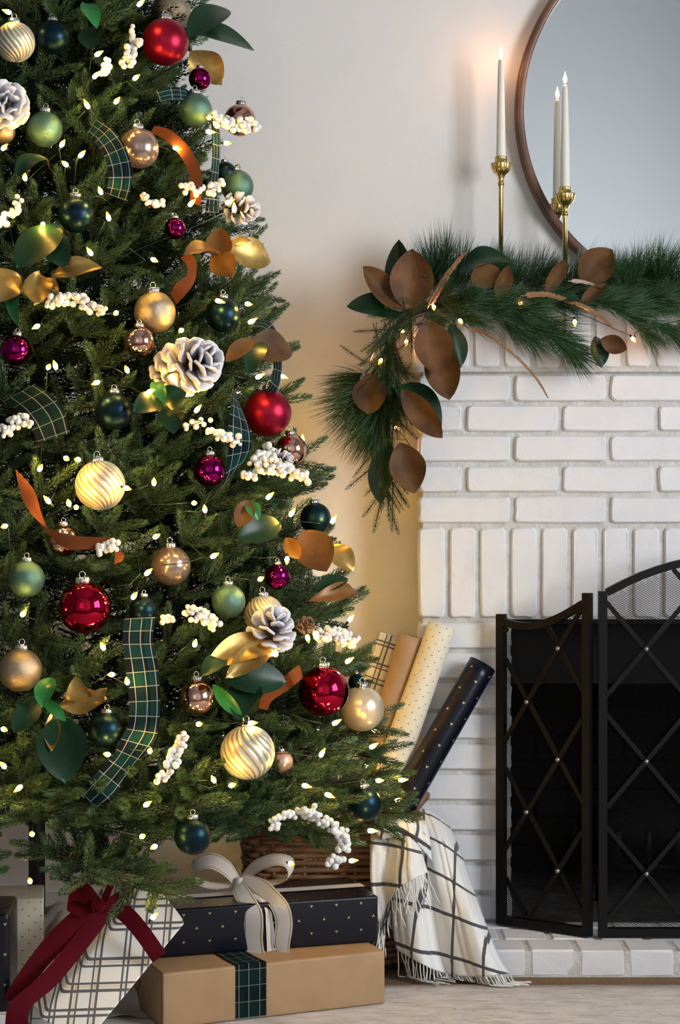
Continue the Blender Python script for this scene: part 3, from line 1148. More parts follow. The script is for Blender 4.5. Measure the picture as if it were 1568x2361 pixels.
# dark tartan band round the kraft box
sv = (KQ(1, 0, 0) - KQ(0, 0, 0)).normalized() * 0.0305
s0 = 0.277
ribbon('tartan_band', kr, [(KQ(s0, -0.0015, 0.004), sv), (KQ(s0, -0.0015, 0.05), sv), (KQ(s0, -0.0015, 0.095), sv), (KQ(s0, -0.0010, 0.1025), sv), (KQ(s0, 0.004, 0.1055), sv), (KQ(s0 + 0.004, 0.05, 0.1052), sv), (KQ(s0 + 0.01, 0.19, 0.1052), sv)], M['tartan_dark'], 5)
nvb, NQ = present('navy_gift_box', 'navy gift box with gold dots and a white bow on top of the kraft box', (0.0755, -0.418, GZ + 0.105), math.radians(17.7), 0.455, 0.20, 0.091, M['navy_paper'], uvshift=(0.012, 0.020))
sv = (NQ(0, 1, 0) - NQ(0, 0, 0)).normalized() * 0.0175
tz = 0.0925
ribbon('ribbon_band', nvb, [(NQ(0.0, 0.10, tz), sv), (NQ(0.12, 0.10, tz), sv), (NQ(0.25, 0.10, tz), sv), (NQ(0.44, 0.10, tz), sv)], M['white_ribbon'], 4)
KY = -0.40
kn = P(553, 2032, KY)


def rp(px, py, Y, side):
    return (P(px, py, Y), Vector(side))


ribbon('bow_loop', nvb, [rp(551, 2036, KY, (0.004, 0.005, 0.008)), rp(520, 2000, KY - .01, (0.006, 0.016, 0.010)), rp(484, 1984, KY - .02, (0.002, 0.019, 0.012)), rp(450, 1998, KY - .025, (-0.006, 0.018, 0.010)),
                         rp(452, 2028, KY - .02, (-0.003, 0.018, 0.004)), rp(492, 2042, KY - .01, (0.002, 0.018, 0.003)), rp(548, 2038, KY, (0.003, 0.006, 0.005))], M['white_ribbon'], 8)
ribbon('bow_loop', nvb, [rp(555, 2036, KY, (-0.003, 0.005, 0.008)), rp(590, 1998, KY - .005, (-0.005, 0.018, 0.008)), rp(638, 1982, KY - .01, (0.0, 0.020, 0.008)), rp(669, 1992, KY - .01, (0.006, 0.019, 0.006)),
                         rp(664, 2024, KY - .005, (0.004, 0.018, 0.002)), rp(620, 2036, KY, (-0.002, 0.018, 0.002)), rp(556, 2038, KY, (-0.003, 0.006, 0.004))], M['white_ribbon'], 8)
MB().lathe([(0.0, -0.010), (0.007, -0.008), (0.010, 0.0), (0.007, 0.009), (0.0, 0.010)], 12, c=tuple(P(553, 2034, KY - .012) - nvb.location)).obj('bow_knot', M['white_ribbon'], nvb)
TY = -0.50
ribbon('ribbon_tail', nvb, [rp(548, 2032, KY - .012, (0.008, -0.003, 0.006)), rp(560, 2062, -0.455, (0.018, -0.003, 0.003)), rp(580, 2096, TY, (0.020, -0.008, 0.0)), rp(584, 2130, TY - .008, (0.020, -0.008, 0)), rp(583, 2170, TY - .004, (0.020, -0.007, 0)), rp(590, 2212, TY - .002, (0.021, -0.007, 0.0))], M['white_ribbon'], 8)
ribbon('ribbon_tail', nvb, [rp(560, 2022, KY - .014, (0.010, -0.003, 0.006)), rp(592, 2040, -0.44, (0.018, -0.004, 0.010)), rp(625, 2068, -0.475, (0.017, -0.006, 0.009)), rp(646, 2092, -0.50, (0.018, -0.006, 0.004)), rp(655, 2130, -0.502, (0.017, -0.006, 0)), rp(650, 2175, -0.498, (0.016, -0.006, 0)), rp(655, 2204, -0.496, (0.010, -0.004, 0))], M['white_ribbon'], 8)
ribbon('ribbon_tail', nvb, [rp(590, 2060, -0.45, (0.010, 0.004, 0.004)), rp(618, 2088, -0.482, (0.008, 0.006, 0)), rp(628, 2130, -0.484, (0.012, 0.008, 0)), rp(632, 2196, -0.482, (0.013, 0.008, 0))], M['white_ribbon'], 8)

# plaid present leaning on the stack: a long box, upper end against the navy box
pg = thing('plaid_gift_box', 'cream gift box in black and gold plaid leaning with a burgundy velvet bow', 'gift', P(165, 2361, -0.86), 'wrapped presents under the tree')
A, Bc, Dc, Cc = P(350, 2022, -0.63), P(430, 2128, -0.70), P(200, 2408, -0.90), P(92, 2350, -0.87)
lf = Vector((-0.055, 0.10, 0.025))          # the side face runs back to the left
corn = [A, Bc, Dc, Cc, A + lf, Bc + lf, Dc + lf, Cc + lf]
ins = 0.006
mb = MB()


def hexa(c, r):
    """box on eight corners with cut edges; uv on the faces drawn as the paper runs"""
    bm = bmesh.new()
    v = [bm.verts.new(p - pg.location) for p in c]
    for q in ((0, 3, 2, 1), (4, 5, 6, 7), (0, 1, 5, 4), (1, 2, 6, 5), (2, 3, 7, 6), (3, 0, 4, 7)):
        bm.faces.new([v[k] for k in q])
    bmesh.ops.recalc_face_normals(bm, faces=bm.faces)
    bmesh.ops.bevel(bm, geom=list(bm.edges), offset=r, segments=3, affect='EDGES', profile=0.6)
    bm.normal_update()
    uvl = bm.loops.layers.uv.new('UVMap')
    fn = (Bc - A).cross(Cc - A).normalized()
    e = (Cc - A).normalized()
    perp = fn.cross(e)
    for f in bm.faces:
        f.smooth = True
        for l in f.loops:
            p = l.vert.co + pg.location
            d = (p - A).dot(fn)
            back = abs(d)
            l[uvl].uv = (p.x - 0.25 * back, p.z - 0.95 * back)
    me = bpy.data.meshes.new('wrapped_box')
    bm.to_mesh(me)
    bm.free()
    me.materials.append(M['plaid_paper'])
    return link('wrapped_box', me, pg)


hexa(corn, 0.007)
# burgundy ribbon: band over the face, bow loops and two tails
BY = -0.80
ribbon('ribbon_band', pg, [rp(250, 2080, -0.745, (0.012, 0, 0.012)), rp(295, 2112, -0.768, (0.012, 0, 0.010)), rp(335, 2160, -0.785, (0.012, 0, 0.009)), rp(368, 2208, -0.79, (0.012, 0, 0.009))], M['burgundy'], 8)
ribbon('ribbon_band', pg, [rp(245, 2095, -0.75, (0.012, 0, -0.010)), rp(180, 2180, -0.80, (0.013, 0, -0.009)), rp(110, 2262, -0.86, (0.014, 0, -0.008)), rp(45, 2320, -0.90, (0.016, 0, -0.006)), rp(40, 2372, -0.91, (0.022, 0, 0.0))], M['burgundy'], 8)
ribbon('ribbon_tail', pg, [rp(215, 2092, -0.76, (0.013, 0, -0.012)), rp(150, 2150, -0.79, (0.016, 0, -0.012)), rp(95, 2210, -0.81, (0.014, 0, -0.010)), rp(50, 2270, -0.83, (0.012, 0, -0.010)), rp(25, 2310, -0.84, (0.012, 0, -0.008))], M['burgundy'], 8)
ribbon('bow_loop', pg, [rp(225, 2085, -0.765, (0.004, 0.004, 0.010)), rp(200, 2060, -0.775, (0.0, 0.014, 0.016)), rp(168, 2050, -0.78, (0.0, 0.014, 0.018)), rp(160, 2072, -0.785, (0.002, 0.012, 0.018)), rp(190, 2092, -0.78, (0.0, 0.010, 0.014)), rp(225, 2088, -0.77, (0, 0.004, 0.008))], M['burgundy'], 8)
ribbon('bow_loop', pg, [rp(228, 2085, -0.765, (0.004, 0.004, 0.010)), rp(250, 2052, -0.765, (0.0, 0.014, 0.014)), rp(275, 2020, -0.74, (0.004, 0.014, 0.012)), rp(292, 2030, -0.735, (0.004, 0.012, 0.012)), rp(268, 2075, -0.75, (0.0, 0.010, 0.012)), rp(230, 2088, -0.765, (0, 0.004, 0.008))], M['burgundy'], 8)
MB().lathe([(0.0, -0.014), (0.010, -0.010), (0.013, 0.0), (0.010, 0.010), (0.0, 0.014)], 12, c=tuple(P(226, 2087, -0.785) - pg.location)).obj('bow_knot', M['burgundy'], pg)

# cream dotted present behind it and the navy one at the left edge
p = P(101, 2200, -0.565)
present('dotted_gift_box', 'cream gift box with small black dots standing left of the plaid gift', (p.x, -0.565, GZ), math.radians(9), 0.24, 0.13, 0.222, M['cream_paper'], tape=False)
p = P(22, 2200, -0.82)
ng, GQ = present('navy_gift_box', 'navy gift box with a white ribbon at the left edge of the picture', (p.x, -0.82, GZ), math.radians(5), 0.22, 0.16, 0.248, M['navy_paper'], bev=0.010)
sz = Vector((0, 0, 0.0175))
ribbon('ribbon_band', ng, [(GQ(-0.0012, 0.155, 0.06), sz), (GQ(-0.0012, 0.02, 0.06), sz), (GQ(0.001, 0.001, 0.06), sz), (GQ(0.02, -0.0012, 0.06), sz), (GQ(0.21, -0.0012, 0.06), sz)], M['white_ribbon'], 5)

# ---------------------------------------------------------------- wool throw over the basket
th = thing('throw_blanket', 'white wool throw with black windowpane lines and fringe draped over the basket edge', 'blanket', P(990, 2250, -0.30))
TO = th.location.copy()
CA, SA = math.cos(math.radians(-24)), math.sin(math.radians(-24))


def cloth(name, rows, folds, uvo, nu=40, nv=64, flip=False, wob=0.004):
    """rows from the top hem down, each a list of (px, py, Y)"""
    rr = [np.array([P(*q) for q in cr(r, 10)]) for r in rows]
    m = min(len(r) for r in rr)
    rr = [np.array([r[int(round(i * (len(r) - 1) / nu))] for i in range(nu + 1)]) for r in rr]
    cols = [cr([r[i] for r in rr], max(2, nv // (len(rows) - 1))) for i in range(nu + 1)]
    n2 = len(cols[0])
    g = [[Vector(cols[i][j]) for i in range(nu + 1)] for j in range(n2)]
    vs, uvv = [], []
    for j in range(n2):
        for i in range(nu + 1):
            s, t = i / nu, j / (n2 - 1)
            p = g[j][i]
            d = sum(a * math.sin(2 * math.pi * (fq * s + ph + sl * t)) * min(1, 0.25 + t * 1.4) for a, fq, ph, sl in folds)
            d += wob * math.sin(9 * s + 7 * t) * math.cos(5 * s - 8 * t)
            q = p + Vector((0, -d, d * 0.25))
            vs.append(q)
            x, z = p.x + d * 0.4, p.z
            uvv.append((x - 0.10 * z + uvo[0], z + 0.42 * x + 0.8 * (p.y + 0.25) + uvo[1]))
    mb = MB()
    fs, uv = [], []
    for j in range(n2 - 1):
        for i in range(nu):
            k = j * (nu + 1) + i
            q = (k, k + 1, k + nu + 2, k + nu + 1)
            fs.append(q)
            uv.append([uvv[x] for x in q])
    mb.add([v - TO for v in vs], fs, 0, uv)
    o = mb.obj(name, M['throw'], th)
    md = o.modifiers.new('thickness', 'SOLIDIFY')
    md.thickness = 0.0035
    md.offset = 0
    return [vs[(n2 - 1) * (nu + 1) + i] for i in range(nu + 1)], vs, n2


UVO = (0.0, 0.0)
hem_main, _, _ = cloth('cloth', [
    [(880, 1893, -0.02), (920, 1876, -0.03), (975, 1868, -0.05), (1012, 1882, -0.07)],
    [(880, 1900, -0.10), (930, 1882, -0.12), (985, 1874, -0.12), (1035, 1905, -0.11)],
    [(893, 1955, -0.235), (945, 1940, -0.225), (1010, 1940, -0.205), (1062, 1965, -0.17)],
    [(900, 2050, -0.265), (965, 2030, -0.27), (1030, 2030, -0.255), (1092, 2050, -0.215)],
    [(905, 2130, -0.275), (980, 2120, -0.285), (1050, 2120, -0.295), (1116, 2120, -0.285)],
    [(912, 2178, -0.28), (990, 2195, -0.295), (1068, 2200, -0.315), (1146, 2195, -0.312)],
    [(918, 2190, -0.285), (1000, 2236, -0.305), (1085, 2252, -0.335), (1174, 2244, -0.330)],
], [(0.020, 1.55, 0.10, -0.16), (0.006, 3.3, 0.2, 0.2)], UVO)
hem_flap, _, _ = cloth('front_fold', [
    [(866, 1897, -0.10), (905, 1886, -0.10), (945, 1890, -0.10)],
    [(856, 1925, -0.245), (915, 1912, -0.25), (958, 1918, -0.245)],
    [(854, 1985, -0.275), (920, 1965, -0.295), (968, 1955, -0.29)],
    [(856, 2050, -0.285), (915, 2015, -0.31), (978, 1982, -0.305)],
    [(871, 2128, -0.29), (918, 2050, -0.32), (987, 2010, -0.315)],
], [(0.010, 1.2, 0.3, 0.15), (0.004, 2.7, 0.0, 0.1)], (UVO[0] + 0.045, UVO[1] + 0.0), nu=28, nv=48)
# a bunched fold along the top
cloth('top_fold', [
    [(862, 1912, -0.20), (920, 1893, -0.20), (980, 1892, -0.19)],
    [(862, 1908, -0.262), (925, 1890, -0.268), (985, 1906, -0.25)],
    [(868, 1922, -0.276), (930, 1908, -0.288), (992, 1945, -0.268)],
    [(880, 1936, -0.272), (940, 1926, -0.285), (996, 1985, -0.268)],
], [(0.004, 1.3, 0.2, 0.1)], (UVO[0] + 0.02, UVO[1] + 0.06), nu=24, nv=24)
fr1, fr2 = MB(), MB()


def tassel(mb, p, L, sway, r=0.0013, floor=0.008, lie=None):
    pts = [p]
    d = Vector((sway, U(-0.1, 0.0), -1)).normalized()
    k = 9
    for i in range(k):
        q = pts[-1] + d * (L / k)
        d = (d + Vector((U(-0.35, 0.35), U(-0.12, 0.12), -0.05 if lie is None else 0)) * 0.6).normalized()
        if q.z < floor:
            q.z = floor + U(0, 0.002)
            d = Vector((d.x + (lie[0] if lie else 0), d.y + (lie[1] if lie else -0.3), 0)).normalized()
        if (lie is not None) and d.z > -0.2 and q.z > floor + 0.01: d.z = -0.6
        pts.append(q)
    mb.tube([x - TO for x in pts], [r] * k + [r * 0.6], 5)


for i in range(0, 29):
    p = hem_flap[min(i, 28)]
    tassel(fr1, p, U(0.055, 0.080) if i > 7 else U(0.08, 0.11), 0.15 if i > 8 else -0.05)
    if i < 10: tassel(fr1 if i % 3 else fr2, p + Vector((U(-.004, .004), 0.004, 0)), U(0.07, 0.10), -0.08)
    if i in (9, 10): tassel(fr2, p + Vector((0, 0.003, 0)), 0.07, 0.0)
for i in range(0, 41):
    p = hem_main[i]
    if i < 16:
        tassel(fr1, p, U(0.055, 0.075), U(-0.05, 0.15), lie=(0.4, -0.3))
        if i % 5 == 4: tassel(fr2, p + Vector((0.003, 0.003, 0)), 0.06, 0.1, lie=(0.5, -0.2))
    else:
        for _ in range(2): tassel(fr1, p + Vector((U(-.004, .004), U(-.003, .003), 0)), U(0.05, 0.07), 0.5, lie=(U(0.4, 1.6), U(-0.35, 0.1)))
        if i % 4 == 0: tassel(fr2, p, 0.05, 0.5, lie=(1.0, -0.2))
tag(fr1.obj('fringe', M['fringe'], th), kind='stuff')
tag(fr2.obj('fringe', M['fringe_black'], th), kind='stuff', label='black yarn fringe')

# ---------------------------------------------------------------- mantel garland
gl = thing('mantel_garland', 'long-needled pine and magnolia garland along the mantel hanging over its left corner', 'garland', P(1000, 700, -0.02))
GO = gl.location.copy()
vine = cr([[*P(x, y, Y)] for x, y, Y in ((1990, 668, .0), (1760, 672, .0), (1568, 672, -.01), (1400, 672, -.02), (1250, 676, -.03), (1100, 690, -.035), (985, 712, -.045), (925, 742, -.05), (898, 800, -.03), (892, 880, -.015), (893, 980, -.005), (889, 1110, .0), (900, 1155, .0))], 8)
MB().tube([Vector(p) - GO for p in vine], 0.006, 7).obj('vine', M['bark'], gl)


def tuft_mesh(nn, L, spread, droop):
    mb = MB()
    for k in range(nn):
        t = U(0, 1)
        ph = U(0, 2 * math.pi)
        an = spread * math.sqrt(U(0.02, 1)) * (1.25 - 0.5 * t)
        ln = L * U(0.75, 1.1)
        d = Vector((math.cos(ph) * math.sin(an), math.cos(an), math.sin(ph) * math.sin(an)))
        b = Vector((0, t * 0.05, 0)) + Vector((math.cos(ph), 0, math.sin(ph))) * 0.003
        s = d.cross(Vector((0.3, 0.2, 1))).normalized()
        nrm = s.cross(d)
        w = 0.0006
        mid = b + d * ln * 0.5 + Vector((0, 0, -droop * ln * 0.25))
        tip = b + d * ln + Vector((0, 0, -droop * ln))
        v = [b + s * w, b - s * w, b + nrm * w, mid + s * w, mid - s * w, mid + nrm * w, tip]
        mb.add(v, [(0, 1, 4, 3), (1, 2, 5, 4), (2, 0, 3, 5), (3, 4, 6), (4, 5, 6), (5, 3, 6)])
    return mb.mesh('pine_tuft', M['pine'])


tufts = [tuft_mesh(95, 0.105, 0.55, 0.10) for _ in range(4)]


def frame(fwd, roll=0.0):
    f = Vector(fwd).normalized()
    up = Vector((0, 0, 1)) if abs(f.z) < 0.95 else Vector((1, 0, 0))
    x = f.cross(up).normalized()
    z = x.cross(f)
    m = Matrix((x, f, z)).transposed()
    return (m @ Matrix.Rotation(roll, 3, 'Y')).to_4x4()


def put_tuft(p, d, sc=1.0):
    o = link('pine_tuft', RND.choice(tufts), gl)
    o.matrix_local = Matrix.Translation(Vector(p) - GO) @ frame(d, U(0, 6)) @ Matrix.Scale(sc, 4)
    return o


# upright fans along the back of the mantel
for k in range(44):
    px = 930 + k * 19.5 + U(-8, 8)
    if px < 1000 and k % 2: continue
    Y = U(-0.005, 0.035)
    put_tuft(P(px, 672 + U(-6, 14), Y), (U(0.1, 0.75), U(-0.15, 0.1), 1.0), U(0.72, 0.98) * (1.0 if px > 980 else 1.0))
put_tuft(P(995, 660, .01), (-0.05, 0, 1), 0.95)
put_tuft(P(1015, 650, .01), (0.2, 0, 1), 0.95)
put_tuft(P(1005, 655, .02), (0.05, 0, 1), 0.95)
# forward and drooping bunches in front of the mantel course
for k in range(56):
    px = 1020 + k * 16.5 + U(-8, 8)
    Y = U(-0.075, -0.045)
    put_tuft(P(px, 695 + U(-12, 20), Y), (U(0.4, 1.3), U(-0.7, -0.2), U(-0.35, 0.25)), U(0.6, 0.9))
for px, py, dx, dz, sc in ((1130, 735, 1, -.45, 1), (1180, 745, 1, -.5, 1.05), (1215, 760, 1, -.55, 1.05), (1250, 775, 1, -.6, 1.05), (1275, 785, .9, -.8, 1.0), (1290, 800, .8, -.7, .9), (1230, 745, 1, -.35, 1), (1160, 760, .9, -.7, .8), (1200, 775, .8, -.8, .75),
                           (1440, 745, .8, -.5, .9), (1470, 760, .7, -.8, .75), (1500, 755, .9, -.5, .85), (1530, 770, .8, -.6, .75), (1560, 755, .8, -.5, .8), (1600, 760, .8, -.5, .8), (1650, 760, .8, -.5, .8), (1420, 735, 1, -.2, .9)):
    put_tuft(P(px, py - 15, -0.07), (dx, -0.2, dz), sc * 0.95)
# the bunches hanging on the left
for px, py, dx, dz, sc in ((870, 885, -1, -.55, 1.15), (862, 892, -1, -.8, 1.15), (868, 905, -.9, -1, 1.2), (874, 920, -.7, -1.2, 1.15), (880, 930, -.45, -1.3, 1.15), (862, 868, -1, -.15, .85), (850, 860, -1, -.4, .9), (885, 935, -.2, -1.3, 1.0),
                           (895, 860, .15, -1, 1.0), (905, 865, .25, -1, 1.05), (885, 850, -.1, -1, 1.0), (900, 900, .1, -1, .8), (878, 960, -.3, -1, .9), (900, 830, .7, -.7, .7)):
    put_tuft(P(px, py, U(-0.03, 0.01)), (dx, U(-0.15, 0.05), dz), sc)
for px, py, Y, d, sc in ((960, 735, -.06, (-.6, -.6, -.5), .55), (985, 725, -.07, (.8, -.6, -.4), .6), (1020, 722, -.07, (.9, -.5, .3), .7), (1050, 705, -.08, (.6, -.9, .35), .75), (1045, 728, -.07, (.9, -.6, -.2), .7), (1070, 735, -.07, (1, -.4, -.3), .8), (1000, 700, -.06, (.5, -.6, .5), .7),
                         (1080, 690, -.09, (.2, -1, .2), .6), (1100, 712, -.08, (.8, -.7, -.1), .7), (905, 765, -.03, (-.2, -.5, -1), .6), (900, 800, -.03, (.1, -.6, -1), .6), (893, 835, -.03, (-.3, -.5, -1), .7), (925, 720, -.04, (-.8, -.4, .1), .55), (960, 690, -.03, (-.3, -.2, 1), .6)):
    put_tuft(P(px, py, Y), d, sc)
# short-needled fir sprigs
mbn = MB()
sprig_pts(mbn, (0, 0, 0), (0, 0.085, 0), 120, 0.0125, wd=0.0015)
mbn.tube([(0, -0.03, 0), (0, 0.08, 0.0)], 0.0011, 5, m=1)
fir_me = mbn.mesh('fir_sprig', [M['pine'], M['bark']], False)
for k in range(110):
    i = RND.randrange(10, len(vine) - 3) if k % 3 else RND.randrange(len(vine) - 52, len(vine) - 8)
    v = Vector(vine[i])
    t = Vector(vine[i + 1]) - v
    o = link('fir_sprig', fir_me, gl)
    o.matrix_local = Matrix.Translation(v + Vector((U(-.015, .015), U(-.035, -.005), U(-.015, .02))) - GO) @ frame(t.normalized() + Vector((U(-.8, .8), U(-.8, 0), U(-.7, .5))), U(0, 6)) @ Matrix.Scale(U(0.8, 1.1), 4)
for k in range(64):
    px, py = (U(930, 1075), U(695, 755)) if k % 2 else (U(878, 915), U(740, 900))
    o = link('fir_sprig', fir_me, gl)
    o.matrix_local = Matrix.Translation(P(px, py, U(-.06, -.01)) - GO) @ frame((U(-.7, 1) if k % 2 else U(-.6, .6), U(-.9, 0), U(-.6, .6) if k % 2 else U(-1, .3)), U(0, 6)) @ Matrix.Scale(U(0.5, 0.8), 4)
for px, py, qx, qy in ((845, 838, 785, 797), (868, 1068, 798, 1128), (905, 1130, 905, 1160), (862, 1040, 815, 1100), (905, 1010, 935, 1015), (868, 760, 868, 815), (1062, 755, 1078, 810), (1060, 720, 1085, 700), (875, 790, 860, 745)):
    o = link('fir_sprig', fir_me, gl)
    a, b = P(px, py, -0.01), P(qx, qy, -0.02)
    o.matrix_local = Matrix.Translation(a - GO) @ frame(b - a, 0.5) @ Matrix.Scale((b - a).length / 0.09, 4)


def gleaf(b, t, w, Yb, Yt, facing, bow=0.04, cup=0.25, front='leaf_under', back='leaf_top', wave=0.025, shape=1.0, twist=0.0):
    return leaf(gl, P(*b, Yb), P(*t, Yt), S(w, Yb), facing, bow, cup, front, back, wave, shape, 'magnolia_leaf', twist)


gleaf((946, 718), (950, 574), 102, -.085, -.105, (0.05, -1, 0.1), -0.04, 0.35)
gleaf((936, 715), (920, 552), 80, -.06, -.07, (-0.75, -1, 0.0), -0.05, 0.4, 'leaf_top', 'leaf_under')
gleaf((932, 718), (838, 614), 62, -.09, -.12, (-0.3, -1, 0.6), -0.10, 0.5, wave=0.05)
gleaf((936, 728), (800, 706), 66, -.07, -.09, (0, -1, 0.5), 0.12, 0.25, 'leaf_top', 'leaf_under')
gleaf((985, 738), (1012, 866), 92, -.10, -.11, (0.1, -1, 0), -0.03, 0.4)
gleaf((1006, 790), (1036, 922), 82, -.075, -.085, (-0.1, -1, 0), -0.03, 0.45)
gleaf((1038, 745), (1062, 848), 52, -.06, -.07, (0.5, -1, 0), 0.0, 0.3, 'leaf_top', 'leaf_under')
gleaf((920, 888), (1012, 1010), 100, -.055, -.065, (0.5, -1, 0.45), 0.06, 0.25, 'leaf_top', 'leaf_under', 0, 0.75)
gleaf((926, 898), (1020, 1010), 62, -.10, -.115, (-0.4, -1, 0.1), -0.02, 0.4, wave=0.04)
gleaf((862, 862), (848, 955), 84, -.055, -.06, (-0.3, -1, 0), -0.04, 0.3, wave=0.08)
gleaf((898, 1018), (876, 1160), 66, -.03, -.04, (-0.5, -1, 0.1), 0.05, 0.3, 'leaf_top', 'leaf_under', 0.03)
gleaf((922, 1020), (955, 1138), 84, -.055, -.065, (0.1, -1, 0), -0.05, 0.4, wave=0.05)
gleaf((1052, 640), (1186, 606), 74, -.06, -.07, (0.0, -0.7, 0.8), 0.22, 0.2, 'leaf_top', 'leaf_under')
gleaf((1085, 655), (1152, 620), 60, -.10, -.11, (0, -1, 0.2), -0.05, 0.35)
gleaf((1146, 690), (1172, 612), 44, -.09, -.11, (0.4, -1, 0), -0.06, 0.5)
gleaf((1150, 640), (1200, 618), 40, -.07, -.08, (0.2, -1, 0.3), 0.05, 0.3, 'leaf_top', 'leaf_under')
gleaf((1258, 672), (1302, 598), 42, -.09, -.11, (0.5, -1, 0), -0.05, 0.5)
gleaf((1338, 650), (1412, 575), 82, -.085, -.10, (0.2, -1, 0.2), -0.06, 0.35, wave=0.04, shape=1.0)
gleaf((1338, 702), (1398, 655), 32, -.10, -.11, (0, -1, 0.4), -0.05, 0.6)
gleaf((1285, 690), (1338, 694), 34, -.10, -.11, (0.1, -1, 0.8), 0.1, 0.3, 'leaf_top', 'leaf_under')
gleaf((1365, 655), (1400, 668), 30, -.09, -.1, (0.1, -1, 0.8), 0.1, 0.3, 'leaf_top', 'leaf_under')
gleaf((1372, 775), (1386, 848), 50, -.075, -.08, (0.5, -1, 0), -0.03, 0.3, 'leaf_top', 'leaf_under')
gleaf((1385, 782), (1446, 806), 44, -.09, -.10, (0, -1, -0.2), -0.08, 0.5, wave=0.08)
gleaf((1590, 690), (1660, 600), 80, -.085, -.10, (0.2, -1, 0.2), -0.06, 0.35)
gleaf((1640, 720), (1700, 800), 80, -.085, -.10, (0.2, -1, 0.2), -0.06, 0.35)


def fern(pts, Y, w, mat):
    """gilded fern: a midrib with small overlapping leaflets"""
    c = cr([[*P(x, y, Y + 0.004 * i)] for i, (x, y) in enumerate(pts)], 12)
    mb = MB()
    mb.tube([Vector(p) - GO for p in c], 0.0011, 5)
    n = len(c)
    for i in range(2, n - 1):
        p = Vector(c[i])
        t = (Vector(c[min(i + 1, n - 1)]) - Vector(c[i - 1])).normalized()
        s = t.cross(Vector((0, -1, 0))).normalized()
        k = (1 - i / n) ** 0.5 * 0.8 + 0.2
        for sg in (1, -1):
            d = (t * 1.0 + s * sg * 0.55 + Vector((0, -0.25 * sg, 0))).normalized()
            L = S(w, Y) * 0.62 * k * U(0.85, 1.15)
            e = d.cross(Vector((0, -1, 0))).normalized() * L * 0.20
            b = p + Vector((0, -0.001, 0))
            v = [b, b + d * L * 0.45 + e, b + d * L, b + d * L * 0.45 - e, b + d * L * 0.45 + Vector((0, -0.0025, 0))]
            v = [x - GO for x in v]
            mb.add(v, [(0, 4, 1), (1, 4, 2), (2, 4, 3), (3, 4, 0), (0, 1, 2, 3)])
    mb.obj('gilded_fern', M[mat], gl, False)


fern([(985, 712), (1010, 668), (1040, 622), (1072, 582)], -.10, 30, 'fern_gold')
fern([(1200, 682), (1262, 680), (1335, 702), (1382, 728), (1412, 756)], -.115, 26, 'fern_gold')
fern([(1078, 752), (1135, 778), (1200, 832), (1240, 878), (1264, 918)], -.09, 18, 'fern_gold')
fern([(1310, 648), (1345, 650), (1392, 664)], -.11, 20, 'fern_pale')
fern([(880, 772), (858, 812), (840, 860), (822, 900)], -.06, 20, 'fern_pale')

gs = thing('garland_light_string', 'string of warm orange fairy lights wound through the mantel garland', 'fairy lights', P(1000, 720, -.1))
bp = MB().lathe([(0.0, 0.0), (0.0032, 0.001), (0.0043, 0.0055), (0.0034, 0.012), (0.0011, 0.019), (0.0, 0.020)], 10)
bulb2_me = bp.mesh('bulb', M['bulb2'])
bulb_me = bp.mesh('bulb', M['bulb'])
sock_me = MB().lathe([(0.0, -0.009), (0.0022, -0.009), (0.0027, -0.001), (0.0027, 0.0015), (0.0, 0.0015)], 8).mesh('socket', M['wire'])


def add_bulb(root, p, d, me):
    o = link('bulb', me, root)
    o.matrix_local = Matrix.Translation(Vector(p) - root.location) @ frame(d) @ Matrix.Rotation(-math.pi / 2, 4, 'X')
    link('socket', sock_me, o)


gb = [(1700, 740, -.09), (1590, 735, -.09), (1457, 778, -.085), (1325, 738, -.115), (1200, 700, -.07), (1060, 737, -.125), (1000, 705, -.10), (938, 785, -.03), (930, 765, .0), (880, 828, -.045), (912, 985, .03), (930, 1040, .06)]
for x, y, Y in gb: add_bulb(gs, P(x, y, Y), (U(-.4, .4), -0.6, U(-.8, .3)), bulb2_me)
wp = []
for x, y, Y in gb: wp += [P(x + 14, y - 14, Y + 0.02), P(x, y - 3, Y + 0.006)]
MB().tube([Vector(p) - gs.location for p in cr(wp, 4)], 0.0009, 5).obj('wire', M['wire'], gs)

# ---------------------------------------------------------------- the tree and what hangs on it
XT, YT = -0.602, -0.40
CLEAR = []                       # centre, radius: what the branches keep clear of


def RT(z): return 0.735 - 0.250 * (z - 0.43)


def tp(px, py, inset=0.03):
    """the spot on (or inset from) the front of the tree that shows at this pixel"""
    Y = YT
    for _ in range(14):
        p = P(px, py, Y)
        r = RT(p.z) - inset
        q = max(0.0, r * r - (p.x - XT) ** 2)
        Y += 0.6 * (YT - 0.8 * math.sqrt(q) - Y)
    return P(px, py, Y)


def clear(p, r): CLEAR.append((p[0], p[1], p[2], r))


